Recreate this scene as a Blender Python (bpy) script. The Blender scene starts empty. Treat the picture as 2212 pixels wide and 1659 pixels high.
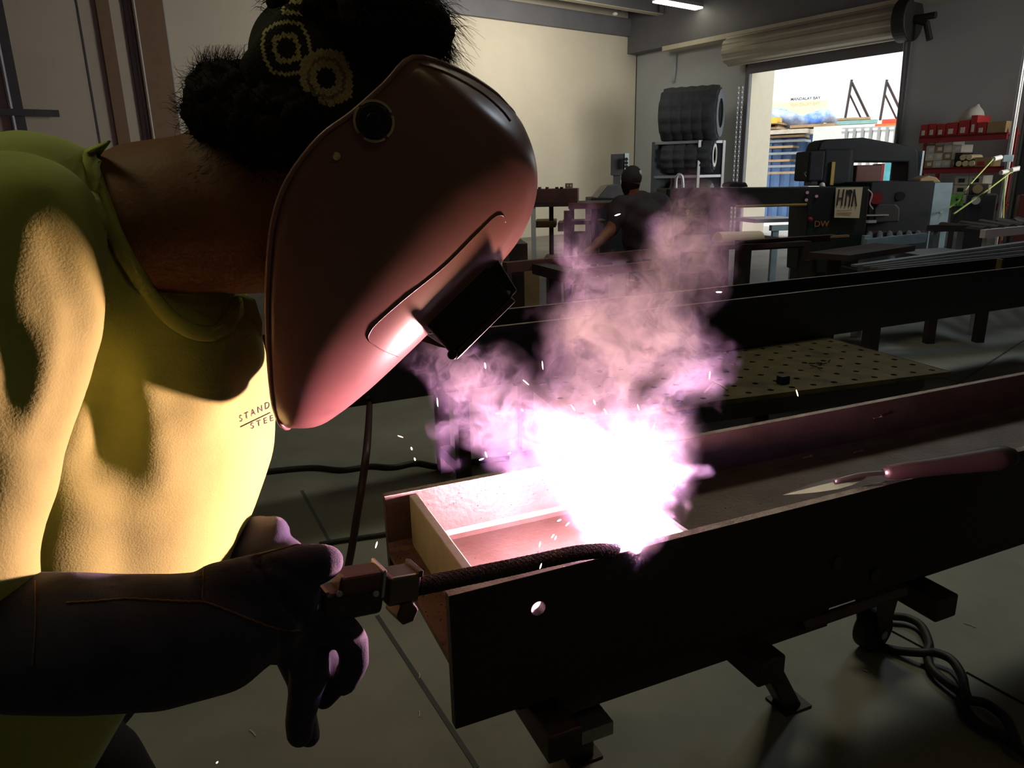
import bpy, bmesh, math, random
from mathutils import Vector, Matrix, noise
from mathutils.bvhtree import BVHTree
random.seed(7)
SC = bpy.context.scene
COL = SC.collection
# ------------------------------------------------------------------ camera
FPX, CX, CY, CAMH = 1560.0, 1106.0, 829.5, 1.25
_d = Vector((122, FPX / .285, FPX)).normalized()
_cp = math.sqrt(1 - _d.z ** 2)
FW = Vector((0, _cp, -_d.z))
_s = _d.x / _cp
_c = math.sqrt(1 - _s * _s)
_D0 = Vector((0, -_d.z, -_cp))
RT = Vector((1, 0, 0)) * _c + _D0 * _s
DN = Vector((1, 0, 0)) * -_s + _D0 * _c
EYE = Vector((0, 0, CAMH))
cam = bpy.data.cameras.new('camera')
cam.sensor_width = 36.0
cam.lens = FPX * 36.0 / 2212
cam.clip_start = .02
cam.clip_end = 500
camo = bpy.data.objects.new('camera', cam)
COL.objects.link(camo)
m4 = Matrix((RT, -DN, -FW)).transposed().to_4x4()
m4.translation = EYE
camo.matrix_world = m4
SC.camera = camo
# ------------------------------------------------------------------ view, world, lights
SC.view_settings.view_transform = 'Standard'
SC.view_settings.look = 'None'
SC.view_settings.gamma = 1
SC.view_settings.use_curve_mapping = False
SC.view_settings.exposure = 0.0
SC.cycles.use_denoising = True
SC.cycles.max_bounces = 4
SC.cycles.diffuse_bounces = 2
SC.cycles.glossy_bounces = 2
SC.cycles.caustics_reflective = False
SC.cycles.caustics_refractive = False
SC.cycles.use_adaptive_sampling = True
SC.cycles.adaptive_threshold = .03
SC.cycles.adaptive_min_samples = 16
SC.cycles.volume_bounces = 0
SC.cycles.sample_clamp_indirect = 4.0
SC.cycles.volume_step_rate = 1.0
SC.cycles.volume_max_steps = 256
W = bpy.data.worlds.new('sky')
SC.world = W
W.use_nodes = True
W.node_tree.nodes['Background'].inputs[0].default_value = (.93, .96, 1, 1)
W.node_tree.nodes['Background'].inputs[1].default_value = 1.6


def lamp(name, kind, loc, energy, color, size=.1, size_y=None, aim=None, spread=None):
    l = bpy.data.lights.new(name, kind)
    l.energy = energy
    l.color = color
    if kind == 'AREA':
        l.size = size
        if size_y:
            l.shape = 'RECTANGLE'
            l.size_y = size_y
        if spread:
            l.spread = math.radians(spread)
    elif kind == 'POINT':
        l.shadow_soft_size = size
    elif kind == 'SUN':
        l.angle = size
    o = bpy.data.objects.new(name, l)
    o.location = loc
    if aim is not None:
        o.rotation_euler = (Vector(aim) - Vector(loc)).to_track_quat('-Z', 'Y').to_euler()
    COL.objects.link(o)
    return o


# sunshine on the yard outside (comes from behind the door wall side, over the yard)
lamp('sun', 'SUN', (0, 0, 30), 4.0, (1, .95, .85), .01, aim=(6, 14, 0))
# added fill panel out of view at the right, brightens the long wall
lamp('side_fill', 'AREA', (8.6, 6.5, 2.6), 95, (1.0, .96, .86), 4.0, 3.0, aim=(-1.2, 15.2, 2.3), spread=75)
# shop lamps under the roof, the last two added as fill
lamp('roof_lamp_far', 'AREA', (1.2, 13.6, 4.3), 60, (1, .93, .78), 1.4, .5, aim=(.2, 15.6, 2.3))
lamp('hanging_lamp_left', 'AREA', (-1.5, .75, 2.9), 6, (1, .96, .55), .7, .4, aim=(-.55, .8, 1.0))
lamp('roof_lamp_behind', 'AREA', (1.6, -.6, 3.6), 2.5, (1, .85, .35), 1.2, .12, aim=(.2, .9, 1.0))
lamp('fill_right', 'AREA', (3.5, 5.2, 4.2), 27, (.80, .91, 1.0), 1.2, .5, aim=(3.0, 5.5, 0))  # added cool fill for the right floor, machines and door wall
lamp('fill_table', 'AREA', (1.2, 3.9, 4.2), 14, (1, .93, .62), 1.2, .4, aim=(1.2, 3.2, 0), spread=110)  # added warm fill that brightens the perforated table
ARC = Vector((.176, 1.020, .690))
SMOKE_D, SMOKE_B, SMOKE_C = 14.0, .7, 2.3
lamp('arc_light', 'POINT', ARC + Vector((-.018, .028, .000)), 82, (1.0, .46, .43), .02)
lamp('arc_light_violet', 'POINT', ARC + Vector((-.004, .045, .0)), 24, (.48, .32, 1.0), .03)


# ------------------------------------------------------------------ helpers
def ray(x, y):
    return RT * ((x - CX) / FPX) + DN * ((y - CY) / FPX) + FW


def P(x, y, Y):
    r = ray(x, y)
    return EYE + r * (Y / r.y)


def PZ(x, y, z):
    r = ray(x, y)
    return EYE + r * ((z - CAMH) / r.z)


def PP(x, y, p, n):
    r = ray(x, y)
    return EYE + r * ((Vector(p) - EYE).dot(n) / r.dot(n))


def pxm(npx, Y):
    return npx * Y / 1590.0


MATS = {}


def mat(name, c, rough=.6, metal=0.0, var=.25, scale=8.0, bump=0.0, bscale=None, c2=None, emit=None, estr=1.0, spec=None,
        stretch=None, sheen=0.0):
    """plain procedural material: base colour broken by noise, optional bump and second colour in blotches"""
    if name in MATS:
        return MATS[name]
    m = bpy.data.materials.new(name)
    m.use_nodes = True
    nt = m.node_tree
    b = nt.nodes['Principled BSDF']
    b.inputs['Roughness'].default_value = rough
    b.inputs['Metallic'].default_value = metal
    if spec is not None:
        b.inputs['Specular IOR Level'].default_value = spec
    if sheen:
        b.inputs['Sheen Weight'].default_value = sheen
    c = tuple(c) + (1,)
    c2 = tuple(c2) + (1,) if c2 else tuple(x * (1 - var) for x in c[:3]) + (1,)
    tc = nt.nodes.new('ShaderNodeTexCoord')
    src = tc.outputs['Object']
    if stretch:
        mp = nt.nodes.new('ShaderNodeMapping')
        mp.inputs['Scale'].default_value = stretch
        nt.links.new(src, mp.inputs['Vector'])
        src = mp.outputs['Vector']
    no = nt.nodes.new('ShaderNodeTexNoise')
    no.inputs['Scale'].default_value = scale
    no.inputs['Detail'].default_value = 5
    no.inputs['Roughness'].default_value = .65
    nt.links.new(src, no.inputs['Vector'])
    rp = nt.nodes.new('ShaderNodeValToRGB')
    rp.color_ramp.elements[0].position = .35
    rp.color_ramp.elements[1].position = .68
    rp.color_ramp.elements[0].color = c
    rp.color_ramp.elements[1].color = c2
    nt.links.new(no.outputs['Fac'], rp.inputs['Fac'])
    nt.links.new(rp.outputs['Color'], b.inputs['Base Color'])
    if bump:
        n2 = nt.nodes.new('ShaderNodeTexNoise')
        n2.inputs['Scale'].default_value = bscale or scale * 6
        n2.inputs['Detail'].default_value = 4
        nt.links.new(src, n2.inputs['Vector'])
        bp = nt.nodes.new('ShaderNodeBump')
        bp.inputs['Strength'].default_value = bump
        bp.inputs['Distance'].default_value = .01
        nt.links.new(n2.outputs['Fac'], bp.inputs['Height'])
        nt.links.new(bp.outputs['Normal'], b.inputs['Normal'])
    if emit:
        b.inputs['Emission Color'].default_value = tuple(emit) + (1,)
        b.inputs['Emission Strength'].default_value = estr
    MATS[name] = m
    return m


BASE = {}


def base(o):
    return BASE.get(o.name, Vector((0, 0, 0))) if o else Vector((0, 0, 0))


def tag(o, label, cat, group=None, kind=None):
    if label:
        o['label'] = label
    if cat:
        o['category'] = cat
    if group:
        o['group'] = group
    if kind:
        o['kind'] = kind
    return o


def thing(name, label, cat, loc, group=None):
    o = bpy.data.objects.new(name, None)
    o.empty_display_size = .1
    COL.objects.link(o)
    o.location = loc
    BASE[o.name] = Vector(loc)
    return tag(o, label, cat, group)


def link_mesh(name, me, material, parent=None, smooth=False, bevel=0, seg=2, solid=0, angle=35):
    o = bpy.data.objects.new(name, me)
    COL.objects.link(o)
    if parent is not None:
        o.parent = parent
    BASE[o.name] = base(parent)
    if material:
        me.materials.append(material)
    if smooth:
        for p in me.polygons:
            p.use_smooth = True
    if solid:
        md = o.modifiers.new('solid', 'SOLIDIFY')
        md.thickness = solid
        md.offset = -1
    if bevel:
        md = o.modifiers.new('bevel', 'BEVEL')
        md.width = bevel
        md.segments = seg
        md.limit_method = 'ANGLE'
        md.angle_limit = math.radians(angle)
    return o


class MB:
    def __init__(s):
        s.v = []
        s.f = []

    def add(s, vs, fs):
        k = len(s.v)
        s.v += [Vector(v) for v in vs]
        s.f += [[i + k for i in f] for f in fs]
        return s

    def prism(s, poly, ext):
        n = len(poly)
        ext = Vector(ext)
        vs = [Vector(p) for p in poly] + [Vector(p) + ext for p in poly]
        fs = [list(range(n))[::-1], [n + i for i in range(n)]] + [[i, (i + 1) % n, n + (i + 1) % n, n + i] for i in range(n)]
        return s.add(vs, fs)

    def box(s, o, a, b, c):
        """corner o and three edge vectors"""
        o, a, b, c = Vector(o), Vector(a), Vector(b), Vector(c)
        return s.prism([o, o + a, o + a + b, o + b], c)

    def cbox(s, c, sx, sy, sz, yaw=0):
        u = Vector((math.cos(yaw), math.sin(yaw), 0)) * sx
        n = Vector((-math.sin(yaw), math.cos(yaw), 0)) * sy
        z = Vector((0, 0, sz))
        return s.box(Vector(c) - u / 2 - n / 2 - z / 2, u, n, z)

    def tube(s, pts, r, n=10, cap=True):
        pts = [Vector(p) for p in pts]
        m = len(pts)
        rs = list(r) if isinstance(r, (list, tuple)) else [r] * m
        t0 = (pts[1] - pts[0]).normalized()
        ref = Vector((0, 0, 1)) if abs(t0.z) < .9 else Vector((1, 0, 0))
        x = t0.cross(ref).normalized()
        k = len(s.v)
        for i, p in enumerate(pts):
            t = (pts[min(i + 1, m - 1)] - pts[max(i - 1, 0)]).normalized()
            x = (x - t * x.dot(t)).normalized()
            y = t.cross(x)
            for j in range(n):
                a = 2 * math.pi * j / n
                s.v.append(p + x * (math.cos(a) * rs[i]) + y * (math.sin(a) * rs[i]))
        for i in range(m - 1):
            for j in range(n):
                s.f.append([k + i * n + j, k + i * n + (j + 1) % n, k + (i + 1) * n + (j + 1) % n, k + (i + 1) * n + j])
        if cap:
            s.f.append([k + j for j in range(n)][::-1])
            s.f.append([k + (m - 1) * n + j for j in range(n)])
        return s

    def cyl(s, p0, p1, r0, r1=None, n=20):
        return s.tube([p0, p1], [r0, r0 if r1 is None else r1], n)

    def ring(s, c, ax, ro, ri, h, n=40, a0=0, a1=360):
        """washer or part of one"""
        ax = Vector(ax).normalized()
        x = ax.orthogonal().normalized()
        y = ax.cross(x)
        full = abs(a1 - a0) >= 360
        m = n if full else n + 1
        k = len(s.v)
        for i in range(m):
            a = math.radians(a0 + (a1 - a0) * i / n)
            d = x * math.cos(a) + y * math.sin(a)
            s.v += [Vector(c) + d * ri, Vector(c) + d * ro, Vector(c) + d * ro + ax * h, Vector(c) + d * ri + ax * h]
        for i in range(m if full else m - 1):
            j = (i + 1) % m
            for q in range(4):
                s.f.append([k + i * 4 + q, k + j * 4 + q, k + j * 4 + (q + 1) % 4, k + i * 4 + (q + 1) % 4])
        if not full:
            s.f.append([k, k + 1, k + 2, k + 3])
            s.f.append([k + (m - 1) * 4 + q for q in (3, 2, 1, 0)])
        return s

    def ball(s, c, r, n=12, m=8, rz=None):
        k = len(s.v)
        rz = rz or r
        c = Vector(c)
        s.v.append(c + Vector((0, 0, rz)))
        for i in range(1, m):
            a = math.pi * i / m
            for j in range(n):
                b = 2 * math.pi * j / n
                s.v.append(c + Vector((r * math.sin(a) * math.cos(b), r * math.sin(a) * math.sin(b), rz * math.cos(a))))
        s.v.append(c + Vector((0, 0, -rz)))
        for j in range(n):
            s.f.append([k, k + 1 + j, k + 1 + (j + 1) % n])
            e = k + 1 + (m - 2) * n
            s.f.append([len(s.v) - 1, e + (j + 1) % n, e + j])
        for i in range(m - 2):
            for j in range(n):
                a = k + 1 + i * n
                s.f.append([a + j, a + n + j, a + n + (j + 1) % n, a + (j + 1) % n])
        return s

    def mesh(s, name, parent=None, fix=True):
        off = base(parent)
        me = bpy.data.meshes.new(name)
        me.from_pydata([v - off for v in s.v], [], s.f)
        if fix:
            bm = bmesh.new()
            bm.from_mesh(me)
            bmesh.ops.recalc_face_normals(bm, faces=bm.faces)
            bm.to_mesh(me)
            bm.free()
        me.update()
        return me

    def build(s, name, material, parent=None, label=None, cat=None, group=None, kind=None, **kw):
        o = link_mesh(name, s.mesh(name, parent), material, parent, **kw)
        return tag(o, label, cat, group, kind)


def struct(name, mb, material, **kw):
    return mb.build(name, material, kind='structure', **kw)


def vbox(mb, xl, xr, yt, yb, Y, dep, yaw=0.0, ground=None):
    """upright box whose front shows at these pixels with its left edge at depth Y; yaw turns the front edge"""
    u = Vector((math.cos(yaw), math.sin(yaw), 0))
    n = Vector((-math.sin(yaw), math.cos(yaw), 0))
    p = P(xl, yb, Y)
    q = PP(xr, yb, p, n)
    L = (q - p).dot(u)
    zt = PP(xl, yt, p, n).z
    z0 = p.z if ground is None else ground
    p = Vector((p.x, p.y, z0))
    mb.box(p, u * L, n * dep, Vector((0, 0, zt - z0)))
    return p, u, n, L, zt


def blob(parts, voxel, smooth=4, name='b', fold=None, factor=.5):
    """parts: MB meshes overlapping each other, fused into one skin"""
    mb = MB()
    for p in parts:
        mb.add(p.v, p.f)
    me = mb.mesh(name)
    o = bpy.data.objects.new('tmp', me)
    COL.objects.link(o)
    r = o.modifiers.new('r', 'REMESH')
    r.mode = 'VOXEL'
    r.voxel_size = voxel
    r.use_smooth_shade = True
    if smooth:
        s = o.modifiers.new('s', 'SMOOTH')
        s.factor = factor
        s.iterations = smooth
    dg = bpy.context.evaluated_depsgraph_get()
    dg.update()
    out = bpy.data.meshes.new_from_object(o.evaluated_get(dg))
    bpy.data.objects.remove(o)
    bpy.data.meshes.remove(me)
    out.materials.clear()
    out.name = name
    return out


def rebase(me, parent):
    off = base(parent)
    if off.length:
        me.transform(Matrix.Translation(-off))
    return me


def chain(pts, n=16):
    """rounded limb through (point, radius) joints"""
    mb = MB()
    for p, r in pts:
        mb.ball(p, r, n, 10)
    for (p, r), (q, t) in zip(pts, pts[1:]):
        if (Vector(q) - Vector(p)).length > 1e-5:
            mb.cyl(p, q, r, t, n)
    return mb


def pchain(pts, n=16):
    """chain given as (x pixel, y pixel, depth, radius in pixels)"""
    return chain([(P(x, y, Y), pxm(r, Y)) for x, y, Y, r in pts], n)


def bvh(me, parent=None):
    off = base(parent)
    return BVHTree.FromPolygons([v.co + off for v in me.vertices], [tuple(p.vertices) for p in me.polygons])


def onto(tree, x, y, lift=.001, fallback=None):
    d = ray(x, y).normalized()
    h = tree.ray_cast(EYE, d)
    if h[0] is None:
        return fallback
    return h[0] + h[1].normalized() * lift if h[1].dot(d) < 0 else h[0] - d * lift


def smoothpts(pts, n=6):
    """Catmull-Rom through points"""
    pts = [Vector(p) for p in pts]
    e = [pts[0] * 2 - pts[1]] + pts + [pts[-1] * 2 - pts[-2]]
    out = []
    for i in range(1, len(e) - 2):
        a, b, c, d = e[i - 1:i + 3]
        for k in range(n):
            t = k / n
            out.append(.5 * ((2 * b) + (c - a) * t + (2 * a - 5 * b + 4 * c - d) * t * t + (3 * b - a - 3 * c + d) * t ** 3))
    out.append(pts[-1])
    return out


def text_mesh(txt, size, depth=.0005, fat=0):
    cu = bpy.data.curves.new('t', 'FONT')
    cu.body = txt
    cu.size = size
    cu.extrude = depth
    cu.offset = fat
    cu.align_x = 'LEFT'
    o = bpy.data.objects.new('t', cu)
    COL.objects.link(o)
    dg = bpy.context.evaluated_depsgraph_get()
    dg.update()
    me = bpy.data.meshes.new_from_object(o.evaluated_get(dg))
    bpy.data.objects.remove(o)
    bpy.data.curves.remove(cu)
    return me


Z = Vector((0, 0, 1))

# ------------------------------------------------------------------ materials
M_wall = mat('wall_paint', (.70, .64, .52), .85, var=.06, scale=1.5, bump=.05, bscale=60)
M_wall2 = mat('wall_paint_cool', (.44, .47, .49), .85, var=.06, scale=1.5, bump=.05, bscale=60)
M_brown = mat('brown_paint', (.26, .16, .09), .7, var=.15)
M_deck = mat('deck_steel', (.20, .20, .22), .55, .3, var=.15, scale=2)
M_beam = mat('grey_roof_steel', (.17, .17, .19), .6, .2, var=.15, scale=2)
M_rail = mat('pale_trim', (.55, .50, .40), .6, var=.1)
M_galv = mat('galvanised', (.45, .47, .50), .4, .7, var=.15, scale=6)
M_darkpipe = mat('dark_pipe', (.09, .09, .10), .5, .3)
M_black = mat('black_rubber', (.012, .011, .012), .6, var=.3)
M_mill = mat('mill_scale_steel', (.020, .020, .024), .55, .35, c2=(.028, .022, .022), scale=5, bump=.08, bscale=150)
M_mill2 = mat('rusty_mill_steel', (.115, .085, .070), .5, .45, c2=(.07, .045, .033), scale=9, bump=.12, bscale=120)
M_edge = mat('cut_steel_edge', (.32, .25, .20), .35, .8, c2=(.16, .10, .07), scale=25, bump=.3, bscale=300)
M_bare = mat('bare_plate', (.36, .33, .27), .42, .35, c2=(.23, .19, .15), scale=14, bump=.08, bscale=240)
M_dsteel = mat('dark_bench_steel', (.045, .043, .045), .55, .4, c2=(.08, .05, .04), scale=6)
M_rust = mat('rust_red_primer', (.13, .05, .04), .65, .1, c2=(.07, .035, .03), scale=5)
M_mach = mat('dark_green_machine', (.026, .033, .026), .6, 0, c2=(.016, .02, .018), scale=3, spec=.25)
M_mach2 = mat('charcoal_machine', (.017, .020, .025), .7, 0, var=.3, scale=3, spec=.2)
M_lblue = mat('light_blue_steel', (.42, .56, .62), .5, .1, c2=(.30, .42, .48), scale=6)
M_white = mat('white_metal', (.75, .74, .70), .5, var=.1)
M_paper = mat('cream_paper', (.70, .60, .36), .8, var=.08)
M_red = mat('red_carton', (.42, .03, .03), .6, var=.15)
M_redst = mat('red_shelf_steel', (.30, .03, .035), .5, var=.2)
M_wcart = mat('white_carton', (.62, .60, .54), .8, var=.12)
M_tan = mat('tan_carton', (.36, .24, .12), .8, var=.2)
M_green = mat('green_carton', (.22, .62, .06), .6, var=.12)
M_tire = mat('tire_rubber', (.028, .033, .042), .8, var=.3, scale=6, bump=.2)
M_tire2 = mat('dusty_tire_wall', (.16, .18, .20), .85, c2=(.10, .11, .13), scale=6)
M_cord = mat('green_cord', (.45, .55, .16), .5)
M_blue = mat('blue_tarp', (.05, .16, .55), .5, c2=(.5, .6, .75), scale=2.2, bump=.4, bscale=8)
M_wood = mat('pallet_wood', (.42, .28, .16), .8, var=.3, scale=5)
M_cont = mat('white_container', (.72, .74, .72), .6, var=.08)
M_contb = mat('blue_container', (.16, .30, .60), .6, var=.15)
M_orange = mat('orange_steel', (.75, .16, .03), .6)
M_teal = mat('teal_steel', (.25, .45, .42), .6)
M_turq = mat('turquoise_panel', (.12, .50, .58), .6)
M_build = mat('pale_building', (.72, .60, .40), .8, var=.1, scale=.2)
M_ink = mat('dark_ink', (.03, .03, .03), .6)
M_beige = mat('beige_plastic', (.72, .62, .40), .5, var=.15)
M_yellow = mat('yellow_scale', (.40, .28, .05), .5)
M_ground = mat('yard_concrete', (.62, .60, .55), .9, var=.1, scale=1)


def floor_mat():
    m = mat('shop_concrete', (.29, .285, .25), .6, c2=(.18, .176, .15), scale=1.3, bump=.06, bscale=40)
    return m


M_floor = floor_mat()

# ------------------------------------------------------------------ room
CN = P(1376, 83, 18.0)
CN.z = 0
A = Vector((.8047, .5937, 0)).normalized()
B = Vector((A.y, -A.x, 0))
YB = math.atan2(B.y, B.x)
YA = math.atan2(A.y, A.x)
RH = 4.95


def R(a, b, z=0):
    """room point: a metres along the long wall from its far corner, b metres along the door wall"""
    return CN + A * a + B * b + Z * z


LA, LB = -18.0, 17.0
struct('floor', MB().prism([R(LA, 0), R(LA, LB), R(0, LB), R(0, 0)], (0, 0, -.2)), M_floor)
struct('wall_left', MB().box(R(LA, -.25), A * -LA, B * .25, Z * 5.2), M_wall)
struct('wall_right', MB().box(R(LA, LB), A * -LA, B * .25, Z * 5.2), M_wall2)
struct('wall_rear', MB().box(R(LA, -.25), A * -.25, B * (LB + .5), Z * 5.2), M_wall2)
D0, D1, DH = 3.13, 6.157, 3.27
w = MB()
w.box(R(0, -.25), A * .25, B * (D0 + .25), Z * 5.2)
w.box(R(0, D1), A * .25, B * (LB + .25 - D1), Z * 5.2)
w.box(R(0, D0, DH), A * .25, B * (D1 - D0), Z * (5.2 - DH))
struct('wall_door', w, M_wall2)
# roof deck: trapezoid ribs running across the long wall
prof = []
s = LA
while s < 0:
    prof += [(s, 0), (s + .07, 0), (s + .095, .05), (s + .145, .05)]
    s += .17
prof = [(a, RH + z) for a, z in prof]
k = MB()
n = len(prof)
k.add([R(a, -.25, z) for a, z in prof] + [R(a, LB + .25, z) for a, z in prof], [[i, i + 1, n + i + 1, n + i] for i in range(n - 1)])
k.box(R(LA - .3, -.3, RH + .06), A * (-LA + .6), B * (LB + .6), Z * .1)
struct('ceiling', k, M_deck)


def ibeam(mb, p, d, L, up, h, bf, tf=.02, tw=.014):
    """rolled beam: p is the middle of its underside, d its run"""
    up, d = Vector(up), Vector(d)
    q = d.cross(up).normalized()
    mb.box(p - q * bf / 2, q * bf, d * L, up * tf)
    mb.box(p - q * bf / 2 + up * (h - tf), q * bf, d * L, up * tf)
    mb.box(p - q * tw / 2 + up * tf, q * tw, d * L, up * (h - 2 * tf))


struct('trim_1', MB().box(R(LA, 0, 4.257), A * (-LA - .3), B * .10, Z * .36), M_beam)
g = MB()
g.box(R(-.30, 0, 3.906), A * .30, B * LB, Z * (RH - 3.906))
g.box(R(-.36, .02, RH - .12), A * .1, B * LB, Z * .1)
struct('beam_1', g, M_beam)
pb = (PZ(1516, 46, 4.55) - CN).dot(B)
for q in range(4):
    g = MB()
    ibeam(g, R(LA, pb + 2.35 * q, 4.55), A, -LA - .3, Z, .38, .17)
    # clip plate where it meets the girder
    g.box(R(-.45, pb + 2.35 * q + .09, 4.56), A * .12, B * .015, Z * .34)
    struct('beam_%d' % (q + 2), g, M_rail if False else M_beam)
    struct('trim_%d' % (q + 10), MB().box(R(LA, pb + 2.35 * q - .085, 4.536), A * (-LA - .32), B * .17, Z * .012), M_rail)  # pale strip paints the light on the purlin's lower flange
g = MB()
g.box(R(-.42, 1.15, 3.80), A * .42, B * (LB - 1.16), Z * .02)
g.box(R(-.42, 1.15, 3.82), A * .03, B * (LB - 1.16), Z * .07)
struct('trim_2', g, M_rail)
# corner seam of the far wall and a conduit drop
struct('trim_3', MB().box(R(-.012, .0, 0), A * .012, B * .02, Z * 3.9), M_darkpipe)
tag(MB().tube([R(-.04, 1.2, 3.75), R(-.04, 1.19, 3.45), R(-.04, 1.16, 3.2)], .035).build('conduit', M_wall2, smooth=True),
    'short grey conduit stub on the door wall under the eave girder', 'pipe')

# door frame, reveal and the rolled shutter
g = MB()
g.box(R(-.05, D0 - .09, 0), A * .08, B * .09, Z * (DH + .05))
g.box(R(-.05, D1, 0), A * .08, B * .09, Z * (DH + .05))
g.box(R(-.05, D0 - .09, DH), A * .08, B * (D1 - D0 + .18), Z * .07)
struct('door_1', g, M_beam)
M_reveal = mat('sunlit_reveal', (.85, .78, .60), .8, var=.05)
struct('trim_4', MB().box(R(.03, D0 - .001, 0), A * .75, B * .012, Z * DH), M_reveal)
rd = thing('rolled_shutter', 'rolled up pale slatted shutter above the bright doorway', 'shutter', R(-.35, (D0 + D1) / 2, 3.3))
c0, c1 = R(-.34, D0 - .28, 3.56), R(-.34, D1 + .02, 3.56)
g = MB()
prof = []
for i in range(72):
    a = 2 * math.pi * i / 72
    rr = .255 + (.022 if (i // 4) % 2 else 0)
    prof.append(c0 + A * (rr * math.cos(a)) + Z * (rr * math.sin(a)))
g.prism(prof, c1 - c0)
g.build('curtain_roll', mat('shutter_slats', (.40, .37, .29), .5, .2, var=.08), rd, bevel=.006)
g = MB().box(R(-.12, D0, 3.13), A * .03, B * (D1 - D0), Z * .22)
g.build('bottom_bar', M_beam, rd)
g = MB().cyl(c1, c1 + B * .22, .33, n=36)
g.build('end_disk', M_black, rd, bevel=.02)
g = MB().tube([c1 + B * .18, c1 + B * .42 - Z * .1, c1 + B * .5 - Z * .35], .05)
g.cyl(c1 + B * .2, c1 + B * .55, .05)
g.build('operator', M_black, rd)
g = MB().tube([c1 + B * .13 - Z * .3, R(-.12, D1 + .12, .4)], .028, 8)
g.build('guide_rail', M_darkpipe, rd)
# hand chain beside the doorway
ct_ = thing('hand_chain', 'looped metal hand chain hanging left of the doorway', 'chain', P(1596, 400, 15.3))
for off in (0, .09):
    ch = MB()
    top = P(1596, 190, 15.3) + B * off
    for i in range(64):
        c = top - Z * (i * .046)
        ch.ring(c - (A if i % 2 else B) * .004, A if i % 2 else B, .022, .012, .008, 8)
    ch.build('chain_run', M_galv, ct_)

# things fixed on the long wall at the left edge
def wallx(x, y):
    return (PP(x, y, CN, B) - CN).dot(A)


def upright(name, x, y, w_, d, material, label, cat, off=0.0, z1=4.2, rnd=False):
    a = wallx(x, y)
    if rnd:
        g = MB().cyl(R(a, off + d / 2, 0), R(a, off + d / 2, z1), d / 2, n=12)
    else:
        g = MB().box(R(a - w_ / 2, off), A * w_, B * d, Z * z1)
    return g.build(name, material, label=label, cat=cat, smooth=False)


upright('downspout', 37, 250, .16, .12, M_darkpipe, 'dark square downspout on the wall at far left edge', 'pipe')
upright('conduit', 25, 250, .05, .05, M_galv, 'thin galvanised conduit left of the dark downspout', 'pipe', .13, rnd=True)
tag(MB().box(R(wallx(-60, 244), .14, 2.22), A * 1.0, B * .05, Z * .09).build('strut', M_darkpipe),
    'dark horizontal strut crossing the downspout at left edge', 'bracket')
struct('trim_5', MB().box(R(wallx(206, 250) - .012, 0), A * .024, B * .012, Z * 4.2), M_darkpipe)
struct('trim_6', MB().box(R(wallx(257, 250) - .085, 0), A * .17, B * .10, Z * 4.2), M_brown)
upright('cable', 303, 250, .03, .04, M_black, 'straight black cable running up the wall beside conduits', 'cable', .02)
upright('conduit', 315, 250, .06, .06, M_galv, 'wider of the galvanised conduits left of the brown pilaster', 'pipe', .02, rnd=True)
upright('conduit', 321, 250, .03, .03, M_white, 'slim pale conduit touching the brown pilaster', 'pipe', .12, rnd=True)
tag(MB().box(R(wallx(306, 177), .02, 2.72), A * .34, B * .09, Z * .05).build('clamp', M_black),
    'black clamp holding the conduits to the brown pilaster', 'clamp')
struct('trim_7', MB().box(R(wallx(349, 250) - .21, 0), A * .42, B * .14, Z * 4.2), M_brown)
upright('conduit', 381, 250, .07, .07, M_wall2, 'pale conduit standing alone right of the brown pilaster', 'pipe', .02, rnd=True)

# ceiling lamp in view and a small hook
p = PZ(1418, 4, 4.45)
ll = thing('ceiling_lamp', 'long glowing strip lamp hanging under the roof deck', 'lamp', p)
M_glow = mat('lamp_glow', (1, .98, .8), .5, emit=(1, .96, .70), estr=6)
MB().box(p - B * .1, B * .2, A * 1.25, Z * .03).build('diffuser', M_glow, ll)
MB().box(p - B * .11 + Z * .03 - A * .01, B * .22, A * 1.27, Z * .06).build('housing', M_beam, ll)
for q in (.1, 1.1):
    MB().tube([p + A * q + Z * .09, p + A * q + Z * .45], .004, 6).build('hanger', M_beam, ll)
p = PZ(1329, 30, 4.5)
hk = thing('sensor', 'small white dome sensor clipped under the roof purlin', 'sensor', p)
MB().ball(p, .055, rz=.035).build('dome', M_white, hk, smooth=True)
MB().tube([p, p + Z * .05 + A * .12, p + Z * .35 + A * .45 + B * .15], .008, 6).build('stem', M_beam, hk)

# ------------------------------------------------------------------ yard outside the door
struct('ground', MB().prism([R(.25, -30), R(.25, 40), R(70, 40), R(70, -30)], (0, 0, -.2)), M_ground)
fb = P(1712, 222, 60)
bd = thing('building', 'pale far away building with lettering along its top', 'building', (fb.x, fb.y, 0))
g = MB()
pl, u, nn, L, zt = vbox(g, 1640, 1785, 223, 262, 60, 12, YB + .55, ground=0)
g.build('facade', M_build, bd)
tm = text_mesh('MANDALAY BAY', 1.0, .06, .028)
xs = [v.co.x for v in tm.vertices]
wid = max(xs) - min(xs)
a_, b_ = PP(1708, 217.5, pl - nn * .2, nn), PP(1772, 217.5, pl - nn * .2, nn)
sc = (b_ - a_).length / wid
mm = Matrix((u, Z, -nn)).transposed().to_4x4()
tm.transform(Matrix.Translation(a_ - base(bd)) @ mm @ Matrix.Scale(sc, 4) @ Matrix.Translation((-min(xs), 0, 0)))
link_mesh('lettering', tm, mat('sign_letters', (.04, .035, .03), .8), bd)
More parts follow.
